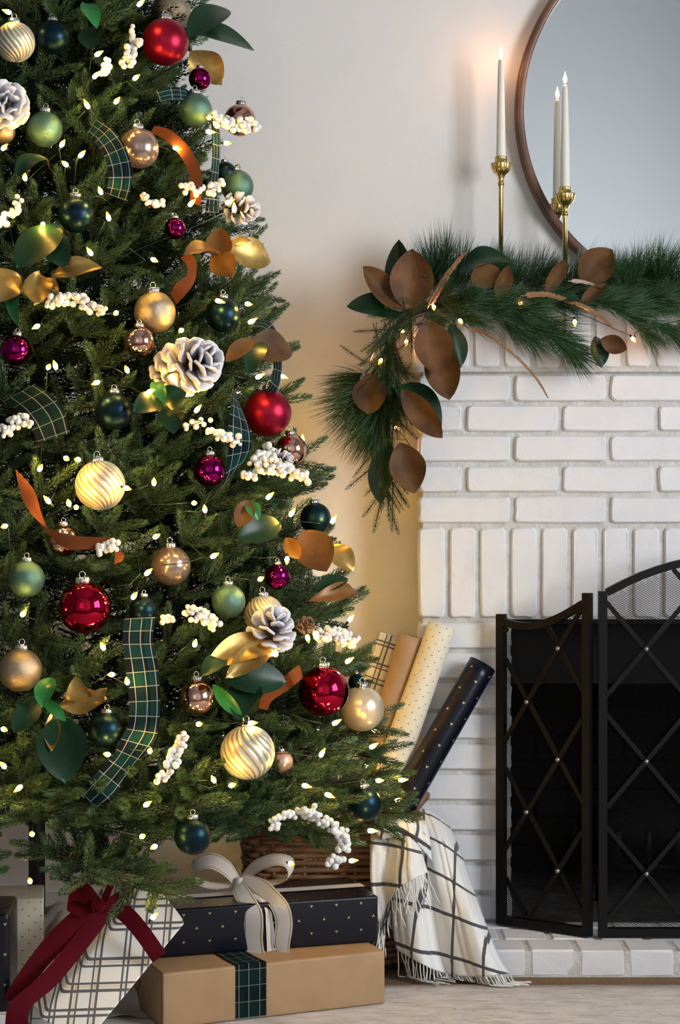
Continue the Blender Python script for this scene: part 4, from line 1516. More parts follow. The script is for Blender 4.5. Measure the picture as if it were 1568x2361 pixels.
# ---- glass balls: px, py, radius in px, kind, inset, label
ORN = [
    (35, 97, 45, 'swirl', .02, 'ribbed silver and gold mercury-glass ball at the upper left edge of the tree'),
    (122, 86, 39, 'navy', .04, 'satin navy ball hanging beside the topmost ribbed silver ball'),
    (381, 97, 54, 'redmatte', .03, 'large satin red ball near the top under the champagne ball'),
    (394, 28, 46, 'gold', .09, 'champagne crackle ball at the very top behind the large satin red ball'),
    (461, 182, 26, 'plum', .03, 'small shiny plum ball just below the upper satin red ball'),
    (450, 254, 39, 'green', .03, 'sage green pearl ball under the small upper plum ball'),
    (553, 277, 37, 'copper', .03, 'shiny copper ball half hidden by berries at the upper right outline of the tree'),
    (103, 298, 41, 'green', .06, 'sage green ball at upper left between frosted pine cone and taupe ball'),
    (9, 303, 27, 'gold', .06, 'champagne ball cut by the left edge under the frosted pine cone'),
    (321, 342, 46, 'taupe', .03, 'glossy taupe ball beside the upper tartan ribbon loop'),
    (547, 430, 38, 'green', .03, 'sage green ball hanging clear at the right outline above the frosted cone'),
    (519, 400, 27, 'navy', .09, 'navy ball peeping out behind the right-hand sage green ball'),
    (176, 495, 42, 'navy', .03, 'satin navy ball left of the bright bulbs under the upper tartan loop'),
    (404, 527, 25, 'plum', .05, 'small shiny plum ball left of the amber magnolia leaves'),
    (357, 720, 48, 'gold', .03, 'large champagne pearl ball touching a copper ball at mid height'),
    (514, 726, 40, 'navy', .03, 'satin navy ball right of the large champagne ball, above the big frosted cone'),
    (321, 788, 36, 'copper', .02, 'shiny copper ball hanging under the large champagne ball'),
    (37, 808, 36, 'plum', .04, 'shiny plum ball at the left edge at mid height'),
    (263, 948, 43, 'navy', .03, 'satin navy ball beside the dark green magnolia leaves at mid height'),
    (617, 952, 55, 'redmatte', .03, 'large satin red ball on the right side beside the tartan ribbon'),
    (671, 1037, 37, 'copper', .03, 'shiny copper ball at the right outline under the satin red ball'),
    (483, 1085, 38, 'plum', .03, 'shiny plum ball left of the tartan ribbon on the right side'),
    (231, 1119, 57, 'swirl', .04, 'ribbed silver and gold ball tilted in the middle left above the rust velvet ribbon'),
    (727, 1195, 36, 'navy', .03, 'satin navy ball at the right outline above the brown magnolia leaf'),
    (147, 1247, 37, 'copper', .05, 'shiny copper ball partly behind the rust velvet ribbon'),
    (61, 1335, 42, 'green', .03, 'sage green ball at left beside the mirror-red ball'),
    (196, 1401, 61, 'redshiny', .01, 'large mirror-red ball on the lower left'),
    (394, 1305, 46, 'taupe', .10, 'soft taupe ball set deep in the branches right of the left mirror-red ball'),
    (330, 1408, 33, 'navy', .07, 'navy ball at the head of the long tartan ribbon'),
    (640, 1330, 30, 'plum', .03, 'small shiny plum ball on the lower right above the small ribbed ball'),
    (527, 1386, 39, 'green', .04, 'sage green ball on the lower right left of the small ribbed ball'),
    (609, 1418, 45, 'swirl', .05, 'ribbed silver ball behind the upturned frosted pine cone'),
    (47, 1545, 50, 'gold', .06, 'champagne ball at the left edge of the lower tree'),
    (454, 1609, 42, 'copper', .03, 'shiny copper ball right of the long tartan ribbon'),
    (746, 1594, 59, 'redshiny', .02, 'large mirror-red ball on the lower right outline'),
    (834, 1634, 52, 'pearl', .03, 'ivory pearl ball at the right outline behind the mirror-red ball'),
    (822, 1572, 19, 'navy', .09, 'navy ball mostly hidden above the ivory pearl ball'),
    (243, 1683, 41, 'navy', .04, 'satin navy ball beside the large lower-left magnolia leaves'),
    (571, 1735, 62, 'swirl', .01, 'large ribbed silver and gold ball low in the centre of the tree'),
    (650, 1757, 26, 'rose', .09, 'small rose satin ball behind the large low ribbed ball'),
    (840, 1853, 40, 'navy', .03, 'satin navy ball hanging over the throw at the lower right tip'),
    (445, 1928, 43, 'navy', .02, 'satin navy ball hanging lowest, over the presents'),
]
sph = {}


def ball_mesh(kind):
    if kind in sph: return sph[kind]
    bm = bmesh.new()
    bmesh.ops.create_uvsphere(bm, u_segments=96 if kind == 'swirl' else 40, v_segments=48 if kind == 'swirl' else 24, radius=1)
    me = bpy.data.meshes.new('ball')
    gv = []
    if kind == 'swirl':
        for v in bm.verts:
            th_ = math.atan2(v.co.y, v.co.x)
            la = math.asin(max(-1, min(1, v.co.z)))
            k = math.sin(20 * th_ + 15 * la)
            fade = min(1, (math.pi / 2 - abs(la)) / 0.35)
            v.co *= 1 + 0.022 * k * fade
            gv.append(max(0.0, -k) ** 1.5 * fade)
    for f in bm.faces: f.smooth = True
    bm.to_mesh(me)
    bm.free()
    if gv:
        at = me.attributes.new('groove', 'FLOAT', 'POINT')
        at.data.foreach_set('value', gv)
    me.materials.append(B[kind])
    sph[kind] = me
    return me


cap_me = MB().lathe([(0.0, 0.0), (0.30, -0.01), (0.31, 0.02), (0.30, 0.20), (0.26, 0.235), (0.10, 0.25), (0.0, 0.25)], 40, flute=(12, 0.27, 0.06)).mesh('cap', M['cap'])
hook_me = MB().tube([(0.13 * math.sin(t), 0, 0.34 - 0.13 * math.cos(t)) for t in [k * 2 * math.pi / 16 for k in range(17)]], 0.022, 6).mesh('hook', M['cap'])
for px, py, rp_, kind, ins, lab in ORN:
    r0 = S(rp_, -0.7)
    p = tp(px, py, ins + r0 * 0.5)
    r = S(rp_, p.y)
    o = thing('glass_ball', lab, 'ornament', p, 'glass balls on the tree')
    b = link('ball', ball_mesh(kind), o)
    c = link('cap', cap_me, o)
    h = link('hook', hook_me, o)
    if kind == 'swirl' and px == 231: rot = Matrix.Rotation(-0.12, 4, 'Y') @ Matrix.Rotation(-0.1, 4, 'X')
    else: rot = Matrix.Rotation(U(-.08, .08), 4, 'Y') @ Matrix.Rotation(U(-.12, .12), 4, 'X')
    b.matrix_local = rot @ Matrix.Scale(r, 4) @ Matrix.Rotation(U(0, 6), 4, 'Z')
    k = min(r, 0.040)
    c.matrix_local = rot @ Matrix.Translation((0, 0, r * 0.965)) @ Matrix.Scale(k, 4)
    h.matrix_local = rot @ Matrix.Translation((0, 0, r * 0.965)) @ Matrix.Scale(k, 4)
    clear(p, r)
    clear(p + Vector((0, 0, r * 1.15)), r * 0.3)

# ---- berry sprays: pixel paths
berry_me = None
bm = bmesh.new()
bmesh.ops.create_icosphere(bm, subdivisions=2, radius=1)
for f in bm.faces: f.smooth = True
berry_me = bpy.data.meshes.new('berry')
bm.to_mesh(berry_me)
bm.free()
berry_me.materials.append(M['berry'])
BER = [
    ([(305, 70), (312, 100), (300, 128), (292, 152)], 26, 15, .02, 'white berry spray left of the upper satin red ball'),
    ([(252, 140), (248, 158), (240, 176)], 9, 10, .02, 'small white berry sprig left of the longer spray near the top'),
    ([(490, 272), (520, 285), (552, 288), (590, 292)], 34, 15, -.01, 'white berry spray lit by a bulb across the upper copper ball'),
    ([(430, 438), (460, 438), (490, 434), (510, 428)], 22, 14, .0, 'white berry spray across the end of the upper rust ribbon'),
    ([(42, 460), (36, 485), (20, 500), (8, 515)], 16, 11, .02, 'white berry spray at the upper left edge beside the dark leaf'),
    ([(332, 445), (336, 462)], 4, 6, .05, 'handful of white berries under the glossy taupe ball'),
    ([(342, 478), (362, 468), (380, 472)], 9, 9, .06, 'shaded white berry sprig left of the right-hand berries and rust ribbon'),
    ([(120, 700), (142, 690), (180, 690), (205, 705), (236, 716)], 40, 16, .0, 'dense white berry spray right of the gold leaves on the left'),
    ([(0, 1000), (20, 985), (45, 968), (68, 975)], 28, 15, .01, 'white berry spray at the left edge below the dark tartan'),
    ([(490, 1000), (515, 1003), (550, 1018)], 20, 13, .0, 'white berry spray tucked left of the right-hand tartan ribbon'),
    ([(430, 985), (448, 978), (470, 972)], 8, 10, .05, 'few white berries beside two bulbs above the right plum ball'),
    ([(575, 1100), (592, 1066), (618, 1042), (628, 1052)], 34, 16, .01, 'white berry spray rising behind the copper ball on the right'),
    ([(600, 1078), (640, 1080), (675, 1090), (708, 1104)], 40, 15, -.01, 'white berry spray reaching out under the right copper ball'),
    ([(228, 1268), (248, 1260), (270, 1258)], 15, 12, -.01, 'white berry cluster at the end of the rust velvet ribbon'),
    ([(436, 1412), (458, 1418), (482, 1428), (500, 1440)], 34, 16, .02, 'white berry spray left of the lower sage green ball'),
    ([(378, 1430), (395, 1424)], 8, 10, .05, 'few lamp-lit berries left of the lower white berry spray'),
    ([(735, 1468), (762, 1462), (790, 1470), (812, 1478)], 44, 16, .0, 'white berry spray at the right outline beside the small brown cone'),
    ([(425, 1702), (408, 1730), (396, 1760), (372, 1805)], 40, 14, .0, 'white berry spray hanging low right of the long tartan ribbon'),
    ([(630, 1906), (640, 1888), (690, 1876), (730, 1886)], 26, 12, .0, 'left half of the long white berry spray over the basket'),
    ([(715, 1868), (752, 1895), (790, 1925), (792, 1965), (765, 1990)], 60, 15, -.02, 'right half of the long white berry spray over the basket'),
]
for path, nb, wd, ins, lab in BER:
    pts = [tp(x, y, ins) for x, y in path]
    c = cr([[*p] for p in pts], 8)
    ro = thing('berry_spray', lab, 'berries', Vector(c[0]), 'white berry sprays on the tree')
    MB().tube([Vector(p) - ro.location + Vector((0, 0.004, 0)) for p in c], 0.0013, 5).obj('stem', M['berry_stem'], ro)
    nb = int(nb * 1.4)
    for k in range(nb):
        q = Vector(c[min(len(c) - 1, int((k + 0.5) / nb * len(c)))])
        a, rr = U(0, 6.28), math.sqrt(U(0.05, 1))
        off = Vector((math.cos(a) * rr, U(-0.9, 0.5), math.sin(a) * rr)) * S(wd, q.y)
        o = link('berry', berry_me, ro)
        rad = S(U(5.6, 8.4), q.y)
        o.matrix_local = Matrix.Translation(q + off - ro.location) @ Matrix.Scale(rad, 4)
    for q in c[::3]: clear(Vector(q) + Vector((0, -0.005, 0)), S(wd, q[1]) + 0.004)

# ---- pine cones
M['cone'] = None
n = NT('frosted_cone_scale')
o3 = n.xyz(n.coord('Object'))
k = n.ramp(n.m('ADD', o3[1], n.m('MULTIPLY', n.m('SUBTRACT', n.noise(n.coord(), 3.0, 3), 0.5), 0.4)), 0.30, 0.70)
n.i('Base Color', n.mix(k, (0.06, 0.028, 0.020), (0.74, 0.72, 0.76))).i('Roughness', 0.8)
M['cone'] = n.mat
M['cone_brown'] = pm('brown_cone_scale', (0.10, 0.05, 0.03), 0.7, col2=(0.22, 0.14, 0.10), nscale=4)


def scale_mesh(mat):
    v, f = [], []
    prof = [(0.0, 0.13), (0.35, 0.17), (0.62, 0.30), (0.82, 0.36), (0.95, 0.28), (1.0, 0.12)]
    for sg in (1, -1):
        for y, w_ in prof:
            for q in (-1, 0, 1):
                z = 0.18 * y * y + (0.07 if q == 0 else 0) + sg * (0.025 + 0.03 * y)
                v.append((q * w_, y, z))
    m = len(prof) * 3
    for i in range(len(prof) - 1):
        for j in range(2):
            k_ = i * 3 + j
            f.append((k_, k_ + 1, k_ + 4, k_ + 3))
            f.append((m + k_, m + k_ + 3, m + k_ + 4, m + k_ + 1))
    for i in range(len(prof) - 1):
        f.append((i * 3, i * 3 + 3, m + i * 3 + 3, m + i * 3))
        f.append((i * 3 + 2, m + i * 3 + 2, m + i * 3 + 5, i * 3 + 5))
    e = (len(prof) - 1) * 3
    f += [(e, e + 1, m + e + 1, m + e), (e + 1, e + 2, m + e + 2, m + e + 1)]
    return MB().add(v, f).mesh('scale', mat)


sc_white, sc_brown = scale_mesh(M['cone']), scale_mesh(M['cone_brown'])


def cone(px, py, rpx, axis, length, ns, lab, me=None, ins=0.01, openness=1.0):
    p = tp(px, py, ins)
    R_ = S(rpx, p.y)
    ro = thing('pine_cone', lab, 'pine cone', p, 'pine cones on the tree')
    ax = Vector(axis).normalized()
    L = R_ * length
    base = frame(ax).to_3x3()             # local Y runs along the cone
    MB().tube([ax * (-L * 0.55), ax * (-L * 0.2), ax * (L * 0.2), ax * (L * 0.45)], [R_ * 0.16, R_ * 0.34, R_ * 0.3, R_ * 0.1], 10).obj('cone_core', M['bark'], ro)
    for k in range(ns):
        t = (k + 0.5) / ns
        ph = k * 2.39996
        env = (math.sin(math.pi * (0.18 + 0.70 * t)) ** 0.8)
        tilt = math.radians(-14 + 78 * t ** 1.4) * openness
        ln = R_ * (0.35 + 0.72 * env)
        m = base.to_4x4() @ Matrix.Rotation(ph, 4, 'Y') @ Matrix.Rotation(-math.pi / 2 + tilt, 4, 'X').inverted()
        # scale leans outwards at the bottom, up along the axis at the tip
        rad = base @ Vector((math.cos(ph), 0, math.sin(ph)))
        d = (rad * math.cos(tilt) + ax * math.sin(tilt)).normalized()
        upv = (ax * math.cos(tilt) - rad * math.sin(tilt)).normalized()
        x = d.cross(upv)
        m3 = Matrix((x, d, upv)).transposed().to_4x4()
        o = link('scale', me or sc_white, ro)
        o.matrix_local = Matrix.Translation(ax * (-L * 0.5 + L * 0.82 * t) + rad * R_ * 0.06) @ m3 @ Matrix.Scale(ln * U(0.92, 1.06), 4)
    for s in (-0.4, 0, 0.4): clear(p + ax * L * s, R_ * 0.85)


cone(14, 243, 52, (0.35, -1, -0.15), 1.7, 30, 'frosted white pine cone at the upper left edge facing outwards')
cone(440, 842, 62, (0.72, -0.62, 0.18), 2.6, 52, 'large frosted white pine cone in the middle of the tree pointing right', ins=0.0)
cone(628, 1455, 52, (0.25, -0.55, 0.85), 1.7, 30, 'upturned frosted pine cone in front of the small ribbed ball', ins=0.0)
cone(556, 482, 36, (0.8, -0.5, -0.2), 1.9, 28, 'frosted pine cone at the right outline under the sage green ball', ins=0.04)
cone(706, 1441, 20, (0.5, -0.8, 0.4), 1.5, 24, 'small brown pine cone at the right outline above a bright bulb', sc_brown, 0.02)
cone(645, 1062, 26, (0.9, -0.3, 0.1), 1.9, 24, 'small frosted pine cone lying among the berries under the right copper ball', ins=0.02)

# ---- magnolia and gold leaves, in sprays
def spray(lab, rows, name='magnolia_spray'):
    """rows: base px, tip px, width px, facing, front, back, bow, cup, wave, inset base, inset tip"""
    b0 = tp(*rows[0][0], rows[0][9] if len(rows[0]) > 9 else 0.03)
    ro = thing(name, lab, 'leaves', b0, 'leaf sprays on the tree')
    for r in rows:
        b, t, wd, fc, fr_, bk_, bow, cup, wv = r[:9]
        ib, it = (r[9], r[10]) if len(r) > 10 else (0.02, -0.02)
        pb, pt = tp(*b, ib), tp(*t, it)
        if abs(pb.y - pt.y) > 0.12:
            pt = P(*t, pb.y + math.copysign(0.10, pt.y - pb.y))
        leaf(ro, pb, pt, S(wd, pb.y), fc, bow, cup, fr_, bk_, wv)
        for s in (0.25, 0.5, 0.75): clear(pb.lerp(pt, s), S(wd, pb.y) * 0.38)
    MB().tube([Vector((0, 0.05, -0.01)), Vector((0, 0.02, 0)), Vector((0, -0.002, 0))], 0.002, 6).obj('stem', M['bark'], ro)


G, T_, UN, AM, BR = 'leaf_gold', 'leaf_top', 'leaf_under', 'leaf_amber', 'leaf_bright'
spray('two dark green magnolia leaves pointing right at the top of the tree', [
    ((432, 90), (526, 22), 78, (0.1, -1, 0.6), T_, UN, 0.10, 0.15, 0.0), ((436, 72), (586, 116), 82, (0, -1, 0.7), T_, UN, 0.06, 0.15, 0.0)])
spray('gold leaf curling out below the dark green leaves at the top right', [
    ((440, 115), (510, 198), 80, (0.2, -1, 0.2), G, G, -0.08, 0.3, 0.10, .08, .06)], 'gold_leaf_spray')
spray('twisted bright green magnolia leaf near the top left of the tree', [
    ((192, 6), (222, 66), 42, (0.4, -1, 0.2), BR, UN, 0.12, 0.2, 0.05), ((214, 60), (212, 116), 62, (-0.2, -1, 0.3), T_, UN, 0.05, 0.2, 0.0)])
spray('curled dark magnolia leaf above a bulb on the upper left', [
    ((105, 365), (36, 408), 52, (0, -0.8, 0.6), T_, UN, 0.15, 0.3, 0.05)])
spray('broad dark green magnolia leaf under the upper satin navy ball', [
    ((140, 520), (38, 618), 92, (-0.2, -1, 0.2), T_, UN, 0.04, 0.15, 0.02), ((105, 530), (150, 620), 70, (0.3, -1, 0), T_, UN, 0.04, 0.15, 0.02)])
spray('narrow gold leaf with a bulb above it in the upper left', [
    ((120, 636), (236, 618), 52, (0.1, -1, 0.5), G, AM, 0.10, 0.35, 0.07)], 'gold_leaf_spray')
spray('rumpled gold leaves and a green curl at the left edge', [
    ((50, 640), (-30, 690), 100, (0, -1, 0.3), G, G, 0.10, 0.2, 0.08), ((92, 628), (78, 700), 72, (0.1, -1, 0.1), G, AM, -0.10, 0.3, 0.10), ((60, 648), (42, 752), 44, (-0.6, -1, 0), BR, T_, 0.16, 0.4, 0.0), ((100, 640), (134, 672), 30, (0.2, -1, 0.1), G, AM, -0.05, 0.3, 0.08)], 'gold_leaf_spray')
spray('amber and gold magnolia leaves fanning at the upper right outline', [
    ((508, 590), (425, 585), 52, (-0.1, -1, 0.5), AM, G, 0.10, 0.3, 0.05), ((500, 600), (512, 524), 62, (0, -1, 0.2), AM, AM, -0.06, 0.25, 0.03), ((496, 582), (535, 640), 64, (0.1, -1, -0.1), AM, AM, -0.05, 0.25, 0.04), ((520, 575), (624, 602), 74, (0.2, -1, 0.2), G, AM, 0.06, 0.2, 0.05), ((530, 560), (580, 556), 26, (0.1, -1, 0.6), G, AM, 0.06, 0.2, 0.05)], 'gold_leaf_spray')
spray('brown-backed magnolia leaf and a green curl at the right outline beside the big frosted cone', [
    ((560, 815), (672, 806), 84, (0.1, -1, 0.3), UN, T_, 0.10, 0.3, 0.03), ((520, 835), (590, 782), 44, (-0.2, -1, 0.3), UN, T_, 0.06, 0.3, 0.0), ((590, 780), (572, 866), 58, (0.1, -1, 0.0), T_, UN, 0.10, 0.3, 0.05)])
spray('dark green magnolia leaves right of the middle navy ball', [
    ((385, 930), (306, 950), 66, (-0.1, -1, 0.4), T_, UN, 0.12, 0.2, 0.04), ((370, 935), (430, 905), 60, (0.1, -1, 0.3), T_, UN, 0.12, 0.3, 0.02), ((390, 940), (398, 1000), 62, (0.1, -1, 0.2), T_, UN, 0.08, 0.2, 0.04), ((352, 880), (378, 930), 34, (0.3, -1, 0.1), BR, G, 0.05, 0.4, 0.05)])
spray('shadowed dark magnolia leaves with a green curl below the right tartan ribbon', [
    ((545, 1245), (648, 1205), 66, (0.1, -1, 0.2), T_, UN, 0.06, 0.2, 0.03, .04, .02), ((548, 1215), (575, 1152), 48, (0.2, -1, 0.1), UN, T_, 0.08, 0.4, 0.05, .04, .02), ((566, 1158), (596, 1200), 36, (0.4, -1, 0.3), BR, UN, 0.15, 0.4, 0.0, .03, .01)])
spray('large brown magnolia leaf at the right outline under the navy ball', [
    ((700, 1222), (752, 1318), 92, (0.1, -1, 0.0), UN, T_, -0.05, 0.25, 0.03), ((660, 1240), (690, 1290), 40, (-0.1, -1, 0.1), AM, UN, -0.05, 0.3, 0.05), ((755, 1255), (815, 1322), 56, (0.3, -1, 0.3), G, G, 0.08, 0.3, 0.08)])
spray('orange and green leaf pair poking out past the right outline', [
    ((712, 1388), (826, 1366), 42, (0.1, -1, 0.4), AM, AM, 0.12, 0.4, 0.10), ((726, 1366), (802, 1334), 44, (0.1, -1, 0.8), T_, AM, 0.06, 0.2, 0.0)])
spray('gold leaf over black-green magnolia leaves in the lower middle', [
    ((636, 1488), (474, 1536), 78, (0.05, -1, 0.6), G, AM, 0.12, 0.3, 0.05), ((625, 1482), (520, 1562), 60, (0.1, -1, 0.2), G, G, 0.05, 0.3, 0.08), ((500, 1556), (662, 1572), 84, (0, -1, 0.4), T_, UN, 0.05, 0.15, 0.0), ((520, 1510), (466, 1560), 46, (-0.2, -1, 0.2), T_, UN, 0.05, 0.2, 0.0), ((580, 1560), (548, 1660), 78, (-0.1, -1, 0.1), T_, BR, 0.04, 0.2, 0.03), ((490, 1578), (560, 1655), 34, (-0.4, -1, 0.3), BR, T_, 0.06, 0.25, 0.0)])
spray('large dark green magnolia leaves with a bright green curl on the lower left', [
    ((140, 1650), (150, 1806), 116, (0.1, -1, 0.2), T_, UN, 0.06, 0.18, 0.02), ((118, 1562), (96, 1632), 50, (-0.1, -1, 0.5), BR, T_, 0.12, 0.25, 0.02), ((98, 1612), (152, 1664), 30, (0.2, -1, 0.6), BR, T_, 0.05, 0.2, 0.0), ((124, 1640), (118, 1732), 38, (0.1, -1, 0.1), G, G, -0.10, 0.5, 0.04), ((90, 1620), (30, 1690), 60, (-0.2, -1, 0.1), T_, UN, 0.05, 0.2, 0.0)])
spray('crumpled gold leaf above the lower navy ball on the left', [
    ((135, 1625), (248, 1612), 60, (0, -1, 0.5), G, AM, -0.06, 0.3, 0.12), ((180, 1630), (178, 1560), 52, (0.1, -1, 0.1), G, AM, 0.04, 0.3, 0.12), ((205, 1625), (246, 1588), 34, (0.1, -1, 0.1), G, G, 0.04, 0.3, 0.1)], 'gold_leaf_spray')

# ---- ribbons woven through the tree
def tree_ribbon(name, lab, rows, mat, cat='ribbon'):
    """rows: px, py, half-width vector in px, depth lean of that vector, inset"""
    p0 = tp(rows[0][0], rows[0][1], rows[0][5])
    pr = []
    for px, py, sx, sy, sd, ins in rows:
        p = tp(px, py, ins)
        k = S(1, p.y)
        pr.append((p, Vector((sx * k, sd * k, -sy * k))))
        clear(p, S(math.hypot(sx, sy) * 0.85 + 4, p.y))
    for a_, b_ in zip(pr, pr[1:]): clear(a_[0].lerp(b_[0], 0.5), a_[1].length * 0.8)
    o = ribbon(name, None, pr, mat, 10)
    tag(o, lab, cat, 'ribbons on the tree')


tree_ribbon('tartan_ribbon', 'green tartan ribbon loop left of the glossy taupe ball', [(212, 292, 10, -22, 14, .08), (238, 312, 18, -18, 6, .03), (262, 345, 24, -12, 0, .0), (276, 388, 27, -4, 0, -.01), (276, 425, 27, 2, 2, .0), (268, 455, 24, 8, 8, .05)], M['tartan'])
tree_ribbon('tartan_ribbon', 'long tartan ribbon falling down the lower centre of the tree', [(322, 1425, 36, -2, 0, .06), (318, 1480, 35, 0, 4, .04), (328, 1550, 37, -3, 0, .02), (334, 1620, 36, -2, -3, .01), (330, 1675, 35, 4, 4, .01), (318, 1705, 34, 10, 14, .03), (285, 1755, 22, 16, 20, .06), (240, 1810, 24, 22, 6, .07), (205, 1845, 20, 22, 4, .09)], M['tartan'])
tree_ribbon('tartan_ribbon', 'green tartan ribbon curving down beside the right-hand satin red ball', [(538, 905, 3, 2, 10, .06), (546, 940, 12, 6, 14, .03), (552, 985, 25, 8, 4, .01), (552, 1040, 26, -4, 0, .0), (536, 1090, 20, -18, 4, .02), (505, 1128, 12, -22, 8, .05), (460, 1165, 8, -18, 8, .09)], M['tartan'])
tree_ribbon('tartan_ribbon', 'thin edge-on tartan ribbon hanging at the upper right outline', [(492, 262, 5, 2, 14, .03), (498, 310, 9, 0, 14, .02), (498, 370, 8, 0, 14, .03), (492, 430, 10, 0, 14, .05), (490, 490, 16, 0, 10, .06)], M['tartan'])
tree_ribbon('tartan_ribbon', 'dark tartan ribbon at the left edge above the white berries', [(45, 905, 36, -20, 0, .07), (80, 930, 38, -20, 0, .04), (108, 965, 40, -18, 0, .04), (125, 1010, 36, -12, 6, .08)], M['tartan_dark'])
tree_ribbon('tartan_ribbon', 'dark tartan ribbon looping out at the right outline behind the brown leaf', [(585, 745, 6, -12, 16, .03), (616, 752, 8, -10, 16, .01), (636, 790, 10, 0, 16, .0), (640, 850, 9, 2, 16, .0), (632, 890, 8, 6, 14, .01), (612, 915, 6, 8, 12, .04)], M['tartan_dark'])
tree_ribbon('tartan_ribbon', 'short tartan ribbon tucked left of the upper sage green ball', [(366, 222, 4, 12, 8, .05), (395, 216, 2, 13, 10, .03), (425, 218, 0, 12, 10, .04), (445, 228, 0, 10, 8, .07)], M['tartan'])
tree_ribbon('velvet_ribbon', 'rust velvet ribbon arching down the upper right of the tree', [(352, 298, 4, -10, 8, .06), (385, 310, 8, -11, 4, .02), (420, 342, 12, -8, 2, .0), (445, 385, 14, -3, 0, -.01), (453, 430, 14, 0, 0, .0), (450, 470, 12, 4, 4, .03)], M['velvet'])
tree_ribbon('velvet_ribbon', 'rust velvet ribbon swooping across the lower left over a copper ball', [(44, 1090, 8, 8, 4, .03), (62, 1130, 17, 2, 2, .01), (80, 1180, 18, 10, 0, .0), (112, 1228, 12, 17, 0, -.01), (160, 1250, 3, 17, 0, -.015), (215, 1252, -1, 14, 2, -.01), (258, 1254, 2, 14, 3, -.005), (276, 1272, 9, 6, 6, .0), (272, 1298, 9, -4, 6, .03)], M['velvet'])
tree_ribbon('velvet_ribbon', 'twisting rust ribbon hanging below the amber leaves', [(425, 585, 8, -12, 8, .06), (442, 608, 10, -6, 8, .03), (440, 640, 9, 6, 8, .02), (418, 665, 12, 10, 6, .02), (400, 690, 6, 12, 8, .05)], M['velvet'])
tree_ribbon('velvet_ribbon', 'short piece of rust velvet ribbon left of the lower right mirror-red ball', [(695, 1548, 4, 16, 4, .06), (676, 1562, 6, 15, 2, .03), (655, 1580, 8, 12, 2, .05), (618, 1608, 10, 8, 4, .05), (606, 1635, 10, 4, 6, .07)], M['velvet'])

# ---- fairy lights on the tree
BUL = [(25, 30), (317, 14), (308, 183), (215, 180), (220, 128), (265, 238), (400, 340), (475, 303), (518, 330), (542, 287), (140, 338), (155, 382), (183, 362), (58, 415), (234, 447), (252, 508), (100, 515), (12, 502), (5, 345), (435, 475), (520, 470), (540, 490), (212, 588), (350, 597),
       (145, 690), (270, 720), (90, 750), (497, 692), (567, 700), (573, 745), (110, 850), (228, 880), (295, 858), (340, 905), (590, 872), (450, 950), (485, 970), (90, 1085), (150, 1055), (183, 1060), (287, 1124), (355, 1118), (115, 1160), (160, 1165), (177, 1170), (15, 1212), (445, 1160), (473, 1180),
       (615, 1150), (668, 1190), (764, 1207), (355, 1240), (487, 1285), (335, 1325), (662, 1285), (597, 1337), (50, 1420), (240, 1497), (448, 1490), (708, 1465), (632, 1510), (797, 1528), (262, 1555), (294, 1577), (455, 1670), (573, 1668), (5, 1680), (767, 1670), (345, 1735), (252, 1740), (12, 1770),
       (50, 1812), (495, 1803), (530, 1812), (738, 1745), (853, 1725), (697, 1810), (750, 1830), (868, 1800), (919, 1799), (333, 1858), (325, 1930), (360, 1950), (75, 1925), (70, 2035), (350, 2118), (848, 1915), (667, 1990), (805, 1985), (205, 250), (130, 850), (395, 870), (305, 1380), (420, 760)]
ls = thing('tree_light_string', 'string of warm white fairy lights wound through the Christmas tree', 'fairy lights', (XT, YT, 0.3))
bl = []
for px, py in BUL:
    p = tp(px, py, 0.004)
    if (px, py) == (350, 2118): p = P(350, 2118, -0.93)
    if (px, py) == (70, 2035): p = P(70, 2035, -0.80)
    if (px, py) in ((667, 1990), (805, 1985)): p = P(px, py, YT - 0.12)
    bl.append(p)
    clear(p, 0.011)
# the same string goes on round the right-hand back of the tree: unseen bulbs added to warm the wall
for k in range(34):
    z = 0.36 + 0.95 * (k + 0.5) / 34
    a = math.radians(8 + 62 * ((k * 0.618) % 1))
    r = RT(z) - 0.03
    bl.append(Vector((XT + r * math.cos(a), YT + min(0.5, r * 0.75) * math.sin(a), z)))
for p in bl:
    o_ = Vector((p.x - XT, (p.y - YT) * 1.2, 0)).normalized()
    add_bulb(ls, p, (o_ * 0.8 + Vector((U(-.8, .8), U(-.4, .2), U(-.5, 1.0)))), bulb_me)
order = sorted(range(len(bl)), key=lambda i: (round(bl[i].z / 0.13), bl[i].x * (1 if round(bl[i].z / 0.13) % 2 else -1)))
wp = []
for i in order:
    p = bl[i]
    if p.z < 0.34: continue
    inn = Vector((XT - p.x, YT - p.y, 0)).normalized()
    wp += [p + inn * 0.022, p + inn * 0.14 + Vector((U(-.02, .02), 0, U(-.02, .02)))]
MB().tube([Vector(p) - ls.location for p in cr(wp, 3)], 0.0009, 4).obj('wire', M['wire'], ls)

# ---- the tree itself
tree = thing('christmas_tree', 'tall green artificial fir Christmas tree standing left of the white brick fireplace', 'Christmas tree', (XT, YT, 0.0))
TRO = tree.location.copy()
MB().tube([(0, 0, 0.02), (0, 0, 0.5), (0, 0, 2.2)], [0.0165, 0.0165, 0.011], 20).obj('trunk', M['pole'], tree)
for a in (0.6, 2.7, 4.8):
    MB().tube([(0, 0, 0.10), (0.15 * math.cos(a), 0.15 * math.sin(a), 0.055), (0.26 * math.cos(a), 0.26 * math.sin(a), 0.008)], 0.009, 8).obj('stand_leg', M['pole'], tree)


